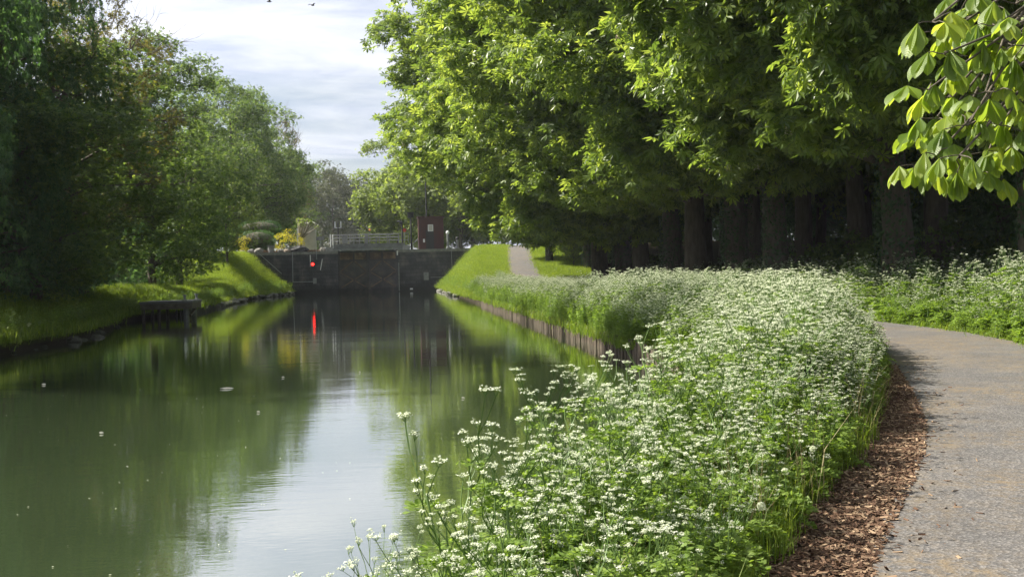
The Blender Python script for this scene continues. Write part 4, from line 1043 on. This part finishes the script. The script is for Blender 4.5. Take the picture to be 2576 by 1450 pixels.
for i, (x, y) in enumerate(pts):
    k = i % 6; r0_, ch = P_OBJ[k]
    if k not in used and i < 6: r_ = r0_; used.add(k)
    else:
        r_ = r0_.copy(); COL.objects.link(r_)
        for c in ch: d = c.copy(); COL.objects.link(d); d.parent = r_
    e = float(xR(y)); edge = max(0, 1 - (x - e) / .5)
    r_.location = (x, y, float(h_right(x, y)) - .02); s = rs.uniform(.55, .98) * (1.0 if y > 3.5 else .9)
    pe = float(xC(y)) - HW - chip_w(y); s *= (.62 + .38 * min(1, (pe - x) / .9))
    r_.scale = (s, s, s); r_.rotation_euler = (rs.normal() * .08, rs.normal() * .08 - .08 * edge, rs.uniform(0, 6.28))
    tag(r_, 'white-flowering cow parsley plant in the near clump between water and wood chips', 'wildflower', 'cow parsley plants in the near clump')
for j_, (u, v, d, lab) in enumerate(((945, 1400, 3.6, 'cow parsley sprig at the bottom left, standing alone against the water'), (1010, 1372, 3.9, 'slender single cow parsley stem just right of the lone sprig at the bottom'), (1215, 1170, 4.6, 'branching cow parsley gone to seed sticking out over the water'), (1395, 1075, 4.9, 'tall cow parsley with full white heads at the left end of the clump'), (1460, 1045, 5.2, 'tall cow parsley rising above the clump, second from the water'))):
    p = Y_(u, v, d); r0_, ch = P_OBJ[(j_ * 2 + 1) % 6]; r_ = r0_.copy(); COL.objects.link(r_)
    for c in ch: q = c.copy(); COL.objects.link(q); q.parent = r_
    gz_ = float(h_right(max(p.x, shore(d)), d)); s = (p.z - gz_) / 1.06; bx = max(p.x - .02, shore(d) - .15); lean = math.atan2(bx - p.x, max(.2, p.z - gz_))
    r_.location = (bx, d, gz_ - .03); r_.scale = (s * (.62 if j_ < 2 else .9), s * (.62 if j_ < 2 else .9), s); r_.rotation_euler = (0, -lean, 0)
    tag(r_, lab, 'wildflower', 'cow parsley plants in the near clump')
# the rest of the field
def field(n, y0, y1, xa, xb, dens, smin, smax, seed, p_y=None):
    rs = np.random.RandomState(seed); P, S = [], []
    while len(P) < n:
        y = y0 + (y1 - y0) * rs.rand() ** (p_y or 1.0); a, b = xa(y), xb(y)
        if b - a < .05: continue
        x = rs.uniform(a, b)
        c = dens(x, y)
        if rs.rand() > c: continue
        P.append((x, y)); S.append(rs.uniform(smin, smax))
    return P, S
P1, S1 = field(4400, 8.8, 34, lambda y: shore(y) + (.4 if 9 < y < 19 else .1), lambda y: float(xC(y)) - HW - chip_w(y) - .15, lambda x, y: (1.0 if y > 9.5 else .5) * (.6 + .4 * (math.sin(x * 2.1 + y * .9) + math.sin(y * 1.3 - x) > -.4)), .6, 1.15, 1, .85)
P2, S2 = field(3300, 34, 73, lambda y: shore(y) + .15 + .35 * math.sin(y * .5), lambda y: float(xC(y)) - HW - .2, lambda x, y: .25 + .75 * (math.sin(x * 1.1 + y * .31) * math.sin(y * .17 + 1) > -.35), .65, .95, 2)
P3_, S3 = field(260, 70, 78, lambda y: 7.6, lambda y: 9.4, lambda x, y: 1, .5, .7, 3)
P4, S4 = field(2200, 12.5, 62, lambda y: float(xC(y)) + HW + .12, lambda y: float(xC(y)) + HW + 5.5, lambda x, y: .25 + .75 * (math.sin(x * .8 + y * .25) > -.3) * (1 if y < 23 else .4), .6, 1.4, 4, 1.8)
PP = P1 + P2 + P3_ + P4; SS = S1 + S2 + S3 + S4
# lower plants right at the path edge and bank edge
PPa = np.array(PP); SSa = np.array(SS)
pe = xC(PPa[:, 1]) - HW - np.array([float(chip_w(y)) for y in PPa[:, 1]]) - PPa[:, 0]
SSa *= np.where(pe > 0, .45 + .55 * np.clip(pe / 1.1, 0, 1), 1)
dR = PPa[:, 0] - xC(PPa[:, 1]) - HW; SSa *= np.where(pe < 0, .5 + .5 * np.clip(dR / .7, 0, 1), 1)
db = PPa[:, 0] - xR(PPa[:, 1]); SSa *= np.where(PPa[:, 1] < 20, .5 + .5 * np.clip(db / 1.3, 0, 1), .7 + .3 * np.clip(db / .9, 0, 1))
n = len(PPa); rs = np.random.RandomState(3)
zz_ = h_right(PPa[:, 0], PPa[:, 1]) - .03
o = scatter_stuff('cow_parsley_field', np.column_stack([PPa, zz_]), np.column_stack([rs.normal(size=n) * .1, rs.normal(size=n) * .1 - .1 * np.clip(1 - db / .7, 0, 1), rs.uniform(0, 6.28, n)]), SSa, rs.randint(0, 6, n), PPROTO)
tag(o, 'mass of white cow parsley filling the bank between canal and path', 'wildflowers', kind='stuff')

# ------------------------------------------------------------------ grass
def tuft(seed, n, h, spread, w, matn, lean=.6):
    rs = np.random.RandomState(seed); V, F, r = [], [], []
    m_ = NPM()
    for i in range(n):
        a = rs.uniform(0, 6.28); b = np.array([rs.normal() * spread, rs.normal() * spread, 0]); hh = h * rs.uniform(.5, 1.1); l = lean * hh * rs.rand()
        s = np.array([-math.sin(a), math.cos(a), 0]) * w; d = np.array([math.cos(a), math.sin(a), 0])
        p1, p2 = b + d * l * .25 + [0, 0, hh * .55], b + d * l + [0, 0, hh * (1 - .25 * l / hh)]
        m_.add(np.array([b - s, b + s, p1 + s * .7, p1 - s * .7, p2 + s * .1, p2 - s * .1]), np.array([[0, 1, 2, 3], [3, 2, 4, 5]]), np.full(2, rs.rand()))
    return m_.link('grass_source', M[matn], link=False)
TG = [tuft(i, 26, .42, .07, .004, 'grass') for i in range(3)]
TL = [tuft(10 + i, 60, .10, .16, .006, 'lawn', .9) for i in range(3)]
TS = [tuft(20 + i, 40, .22, .12, .006, 'grass', .9) for i in range(3)]
# leafy weeds (nettle-like) mixed into the clump, dry stalks, dandelion clocks
def nettle(seed, h):
    rs = np.random.RandomState(seed); m_ = NPM(); P, A = [], []
    for k in range(5):
        a = rs.uniform(0, 6.28); b0 = np.array([rs.normal() * .05, rs.normal() * .05, 0]); e = b0 + np.array([math.cos(a) * .08, math.sin(a) * .08, h * rs.uniform(.6, 1)]); p = limb_pts(rs, b0, e, 6, .02); np_tube(m_, p, np.linspace(.005, .002, 6), 4, .4)
        for q in range(13):
            t = .25 + .75 * q / 13; c = b0 + (e - b0) * t
            for z in (0, 1): aa = q * 1.57 + z * 3.14 + a; P.append(c); A.append((math.cos(aa), math.sin(aa), .15))
    P = np.array(P); A = np.array(A); n = len(P)
    m_.add(*scatter_template(NL[0], NL[1], P, frames(A + rs.normal(size=A.shape) * .15, np.tile([0, 0, 1.], (n, 1)) + rs.normal(size=(n, 3)) * .25), rs.uniform(.035, .07, n), rs.rand(n)))
    return m_.link('weed_source', M['fern'], link=False)
NL = tmpl([kite(0, 1, .34, -.18), kite(.25, .55, .3, -.05), kite(-.25, .55, .3, -.05)])
NT = [nettle(80 + i, .7) for i in range(3)]
def scatter_grass(name, label, n, y0, y1, fx, hf, protos, smin, smax, seed, dens=None, p_y=1.0):
    rs = np.random.RandomState(seed); y = y0 + (y1 - y0) * rs.rand(n) ** p_y
    a, b = fx(y); x = a + (b - a) * rs.rand(n)
    if dens is not None: k = dens(x, y) > rs.rand(n); x, y = x[k], y[k]
    n = len(x); z = hf(x, y) - .01
    o = scatter_stuff(name, np.column_stack([x, y, z]), np.column_stack([rs.normal(size=n) * .12, rs.normal(size=n) * .12, rs.uniform(0, 6.28, n)]), rs.uniform(smin, smax, n), rs.randint(0, len(protos), n), protos)
    tag(o, label, 'grass', kind='stuff')
chipv = np.vectorize(chip_w)
scatter_grass('near_grass', 'tall green grass among the cow parsley by the path', 3600, 2.2, 24, lambda y: (xR(y) + .02, xC(y) - HW - chipv(y) - .02), h_right, TG, .4, .85, 1, p_y=1.3)
scatter_grass('bank_grass', 'green grass on the right bank between canal and path', 6500, 24, 74, lambda y: (xR(y) - .02, xC(y) - HW), h_right, TS + NT, .6, 1.15, 2)
scatter_grass('path_edge_grass', 'short grass along the wooded side of the path', 1300, 9, 70, lambda y: (xC(y) + HW + .0, xC(y) + HW + 1.4), h_right, TS, .6, 1.3, 3, p_y=1.4)
scatter_grass('ramp_grass', 'bright mown grass on the ramp beside the lock', 26000, 68, D - .3, lambda y: (xR(y) - .05, xC(y) - HW - .05), h_right, TL, .9, 1.9, 4)
scatter_grass('ramp_grass', 'bright mown grass right of the path on the ramp', 7000, 74, D - .3, lambda y: (xC(y) + HW + .05, xC(y) + HW + 4.5), h_right, TL, .9, 1.9, 5)
scatter_grass('left_bank_grass', 'rank shaded grass on the left bank near the jetty', 9000, 18, 72, lambda y: (xL(y) - 4.2, xL(y) + .05), h_left, TS, 1.0, 2.2, 6)
scatter_grass('left_lawn', 'mown grass of the left bank rising to the lock wall', 20000, 66, D - .3, lambda y: (xL(y) - 8.5, xL(y) + .03), h_left, TL, .9, 1.8, 7)
for side, y0_, y1_, n_ in ((1, 22, D - 1, 2600), (-1, 20, D - 1, 2600)):
    scatter_grass('waterside_grass', ('ragged longer grass hanging over the right bank edge', 'ragged longer grass hanging over the left bank edge')[side < 0], n_, y0_, y1_, (lambda y: (xR(y) - .12, xR(y) + .5)) if side > 0 else (lambda y: (xL(y) - .6, xL(y) + .12)), h_right if side > 0 else h_left, TS + NT[:1], .6, 1.5, 40 + side)
scatter_grass('weed_tufts', 'darker weed tufts scattered over the ramp grass', 900, 70, D - 1, lambda y: (xR(y), xC(y) - HW), h_right, TS, .5, 1.2, 44)
TP = [tuft(30 + i, 40, .3, .14, .008, 'chip', .8) for i in range(2)]
scatter_grass('dry_garden_fringe', 'dry brownish fringe of plants along the top of the left lock wall', 260, D + 1.5, D + 2.6, lambda y: (y * 0 - 16, y * 0 - 6.6), lambda x, y: x * 0 + TOP, TP, .5, 1.3, 8)
scatter_grass('leafy_weeds', 'leafy green weeds growing between the cow parsley', 950, 2.6, 30, lambda y: (xR(y) + .02, xC(y) - HW - chipv(y) - .1), h_right, NT, .45, .8, 61, dens=lambda x, y: (np.sin(x * 1.7 + y * .6) + np.sin(y * 1.9) > -.2) * 1.0, p_y=1.5)
scatter_grass('woodland_weeds', 'dark leafy weeds under the chestnuts', 1500, 14, 60, lambda y: (xC(y) + HW + 1.2, xC(y) + HW + 9), h_right, NT, .8, 1.5, 62, p_y=1.2)
DRY = [tuft(70 + i, 7, .75, .05, .003, 'straw', .5) for i in range(2)]
scatter_grass('dry_stalks', 'thin straw-coloured dead stalks at the path edge', 260, 3.5, 26, lambda y: (xC(y) - HW - chipv(y) - .9, xC(y) - HW - chipv(y) - .05), h_right, DRY, .5, 1.0, 63)
for u, v, d, lab in ((2045, 1128, 6.6, 'round white dandelion clock near the chips, upper one'), (1915, 1272, 5.2, 'round white dandelion clock low in the parsley, lower one'), (1975, 1185, 5.9, 'round white dandelion clock between the two others')):
    p = Y_(u, v, d); g_ = float(h_right(p.x, d)); r_ = empty('dandelion', (p.x, d, g_)); tag(r_, lab, 'flower', 'dandelion clocks')
    b = MB(); b.tube([(0, 0, 0), (.01, 0, (p.z - g_) * .5), (0, 0, p.z - g_)], .003, 5); b.build('stem', M['stem'], r_)
    rs = np.random.RandomState(int(u)); n = 420; dd = norm(rs.normal(size=(n, 3))); m_ = NPM()
    m_.add(*scatter_template(STAR[0], STAR[1], dd * (.019 + .003 * rs.rand(n))[:, None] + [0, 0, p.z - g_], frames(rs.normal(size=(n, 3)), dd), np.full(n, .0028), rs.rand(n))); m_.link('seed_head', M['umbel'], r_)
n = 1000; rs = np.random.RandomState(15); y = 6 + 74 * rs.rand(n) ** 1.3; x = xL(y) + .3 + (xR(y) - xL(y) - .5) * rs.rand(n); ok_ = np.abs(np.sin(x * .35 + y * .11) + .4 * rs.normal(size=n)) < .9; x, y = x[ok_], y[ok_]; n = len(x); m_ = NPM()
m_.add(*scatter_template(STAR[0], STAR[1], np.column_stack([x, y, np.full(n, .006)]), frames(rs.normal(size=(n, 3)) * [1, 1, .02], np.tile([0, 0, 1.], (n, 1))), rs.uniform(.004, .012, n), rs.rand(n)))
tag(m_.link('pollen_specks', M['umbel']), 'tiny pale specks of blossom drifting on the water', 'blossom specks', kind='stuff')
# wood chips
CHV = (np.array([(-1, -.3, 0), (1, -.3, 0), (1, .3, 0), (-1, .3, 0), (-1, -.3, .14), (1, -.3, .14), (1, .3, .14), (-1, .3, .14)]) * .5, np.array([[4, 5, 6, 7], [0, 1, 5, 4], [1, 2, 6, 5], [2, 3, 7, 6], [3, 0, 4, 7]]))
n = 16000; rs = np.random.RandomState(12); y = 3.0 + 11.8 * rs.rand(n) ** 1.35; cwv = chipv(y); x = xC(y) - HW - cwv - .10 + (cwv + .16) * rs.rand(n) ** .9 + np.where(rs.rand(n) < .05, .55 * rs.rand(n) ** 2, 0)
z = h_right(x, y) + .03 + .012 * rs.rand(n); m_ = NPM()
m_.add(*scatter_template(CHV[0], CHV[1], np.column_stack([x, y, z]), frames(rs.normal(size=(n, 3)) * [1, 1, .22], np.tile([0, 0, 1.], (n, 1)) + rs.normal(size=(n, 3)) * .35), rs.uniform(.018, .055, n), rs.rand(n)))
tag(m_.link('wood_chips', M['chip']), 'brown shredded wood chips along the near edge of the path', 'wood chips', kind='stuff')

# ------------------------------------------------------------------ near chestnut whose branch hangs in at the upper right
def big_leaflet():
    V, UV = [], []
    n = 9
    for i in range(n):
        t = i / (n - 1); w_ = .235 * (math.sin(math.pi * min(1, t ** 1.55 * .93 + .02)) ** .85) if 0 < i < n - 1 else (.012 if i == 0 else .0)
        zc = -.20 * t * t
        for s, uvv in ((-1, -1), (-.5, -.5), (0, 0), (.5, .5), (1, 1)):
            V.append((t, s * w_, zc + abs(s) * w_ * .38 - (s * s) * w_ * .1 + .008 * math.sin(t * 40 + abs(s) * 2) * abs(s))); UV.append((t, uvv * w_ / .235))
    F = [(i * 5 + k, (i + 1) * 5 + k, (i + 1) * 5 + k + 1, i * 5 + k + 1) for i in range(n - 1) for k in range(4)]
    return np.array(V), np.array(F), np.array(UV)
LV, LF, LU = big_leaflet()
def near_leaves(tips, rs):
    V, F, U, r = [], [], [], []; nb = 0
    stems = NPM()
    for (tip, d, nleaf, sz) in tips:
        for q in range(nleaf):
            a = q * 2.4 + rs.rand(); out = np.array([math.cos(a), math.sin(a), rs.uniform(-.15, .6)]) + np.array(d) * .7; out /= np.linalg.norm(out)
            pl = sz * rs.uniform(.45, 1.0); hub = np.array(tip) + out * pl; hub[2] -= pl * .12
            np_tube(stems, limb_pts(rs, tip, hub, 4, .1), np.linspace(.003, .0022, 4), 5, .5)
            ax = out * [1, 1, .2]; ax /= np.linalg.norm(ax); s = sz * rs.uniform(.8, 1.15)
            up = np.array([0, 0, 1.]) + rs.normal(size=3) * .3; rr = rs.rand()
            side = np.cross(up, ax); side /= np.linalg.norm(side)
            droop = rs.uniform(.55, 1.15)
            for k, (an, l) in enumerate(((0, 1), (.62, .96), (-.62, .96), (1.25, .8), (-1.25, .8), (2.0, .55), (-2.0, .55))):
                dr = ax * math.cos(an) + side * math.sin(an); dr = dr * math.cos(droop) + np.array([0, 0, -1]) * math.sin(droop); dr = dr + rs.normal(size=3) * .07
                nr = up + (ax * math.cos(an) + side * math.sin(an)) * .8
                M3 = frames(dr[None], nr[None])[0]
                V.append(LV @ M3 * (s * l) + hub); F.append(LF + nb); nb += len(LV); U.append(LU); r.append(np.full(len(LF), rr))
    o = link_np('crown', np.concatenate(V), np.concatenate(F), M['bigleaf'], None, np.concatenate(r), True, None, np.concatenate(U))
    return o, stems
nt_root = empty('chestnut_tree', (0, 0, 0)); tag(nt_root, 'nearest chestnut, its branch of big bright leaves hanging in at the upper right', 'tree')
rs = np.random.RandomState(21)
tk = NPM(); np_tube(tk, [(9.6, 8.2, .2), (9.6, 8.2, .7), (9.5, 8.1, 3), (9.5, 8.3, 6), (9.2, 8, 10), (9.2, 8, 14)], [.62, .5, .44, .4, .28, .12], 14)
tips = []
def bough(a, b, n, r0, r1, sag=.1):
    p = limb_pts(rs, a, b, n, sag); np_tube(tk, p, np.linspace(r0, r1, n), 7); return p
B0 = bough((9.5, 8.1, 3.6), (3.75, 4.9, 3.75), 8, .13, .03, .12)
targets = [(2300, 95), (2345, 60), (2400, 30), (2470, 25), (2540, 90), (2440, 130), (2560, 190), (2330, 215), (2395, 245), (2470, 215), (2540, 275), (2290, 320), (2350, 330), (2430, 330), (2510, 350), (2270, 405), (2330, 405), (2400, 400), (2490, 130), (2380, 160), (2560, 20), (2620, 120), (2620, 300), (2600, 420), (2670, 200), (2260, 70), (2290, 150), (2250, 240), (2300, 260), (2380, 290), (2460, 300), (2240, 350), (2310, 445), (2370, 450), (2440, 400), (2500, 60), (2420, 80), (2350, 10), (2230, 430)]
for (u, v) in targets:
    d = rs.uniform(4.1, 5.0); e = Y_(u + 85, v - 15, d); e = np.array(e); s = B0[-1 - rs.randint(0, 2)] if u < 2450 else B0[-2 - rs.randint(0, 2)]
    dirn = np.array([-.8, -.25, -.1])
    p = bough(s, e, 5, .011, .0045, .05); tips.append((e, dirn, 3, .13))
co, stems = near_leaves(tips, rs); co.parent = nt_root
V_ = np.concatenate(stems.V)
tk.add(V_, np.concatenate(stems.F), np.concatenate(stems.r))
# upper crown of the same tree, out of frame overhead
lob = lobes_of(rs, np.array([9.8, 9.5, 9.5]), np.array([4.6, 4.6, 5.5]), 40, (.9, 1.8), 5.2)
cm = NPM(); cm.add(*foliage(rs, lob, np.array([9.8, 9.5, 9.5]), 90, .3, PALM, clump=3)); cm.link('upper_crown', M['chestnut'], nt_root)
tk.link('trunk', M['bark'], nt_root, smooth=True)

# ------------------------------------------------------------------ small things: floating leaves, birds
for i, (u, v, sx, lab) in enumerate(((570, 976, .16, 'thin white reed floating mid canal'), (110, 966, .07, 'pale leaf floating near the left edge of the water'), (1438, 995, .05, 'white petal floating right of the sky reflection'), (712, 948, .05, 'white petal floating in the dark reflection'), (905, 935, .04, 'white petal floating above the bright reflection'), (1165, 1000, .05, 'pale scrap floating right of the bright reflection'), (255, 1088, .05, 'pale speck floating in the dark water at left'), (650, 1035, .045, 'pale speck floating left of the bright reflection'))):
    p = G_(u, v, .012); b = MB(); n = 7; sx *= .62 if i else .9
    b.add([(sx * math.cos(6.28 * k / n) * (1.0 if i else .9), sx * (.5 if i else .22) * math.sin(6.28 * k / n), .01 * math.sin(k * 2)) for k in range(n)] + [(0, 0, .02)], [(k, (k + 1) % n, n) for k in range(n)])
    tag(b.build('floating_leaf', M['petal'], loc=p), lab, 'floating leaf', 'scraps floating on the canal')
for i, (u, v, lab) in enumerate(((677, 5, 'small dark bird flying at the top of the sky, left one'), (786, 14, 'small dark bird flying at the top of the sky, right one'))):
    p = Y_(u, v, 60); b = MB()
    b.tube([(-.13, 0, 0), (-.06, 0, .01), (.04, 0, .015), (.11, 0, .02), (.15, 0, .015)], [.008, .035, .04, .025, .006], 7)
    o = b.build('bird', M['feather'], loc=p, smooth=True); o.rotation_euler = (0, 0, R(20 + 30 * i)); tag(o, lab, 'bird', 'birds in flight')
    for s in (-1, 1):
        w_ = MB(); w_.add([(.06, s * .02, .02), (-.04, s * .02, .02), (-.05, s * .16, .09), (.05, s * .15, .1), (-.05, s * .30, .06), (-.01, s * .31, .06), (.06, s * .02, .03), (-.04, s * .02, .03), (-.05, s * .16, .1), (.05, s * .15, .11)], [(0, 1, 2, 3), (3, 2, 4, 5), (9, 8, 7, 6), (5, 4, 8, 9)]); w_.build('wing', M['feather'], o)

# ------------------------------------------------------------------ air
hz = MB(); hz.box((20, 200, 22), (1960, 1500, 52))
hm = bpy.data.materials.new('haze'); hm.use_nodes = True; hn = hm.node_tree; hn.nodes.remove(hn.nodes['Principled BSDF'])
pv = hn.nodes.new('ShaderNodeVolumePrincipled'); pv.inputs['Density'].default_value = .0002; pv.inputs['Color'].default_value = (.86, .9, 1, 1); pv.inputs['Anisotropy'].default_value = .1
hn.links.new(pv.outputs[0], hn.nodes['Material Output'].inputs['Volume'])
hzo = hz.build('haze', hm); tag(hzo, 'faint blue morning haze over the canal', 'haze', kind='stuff')
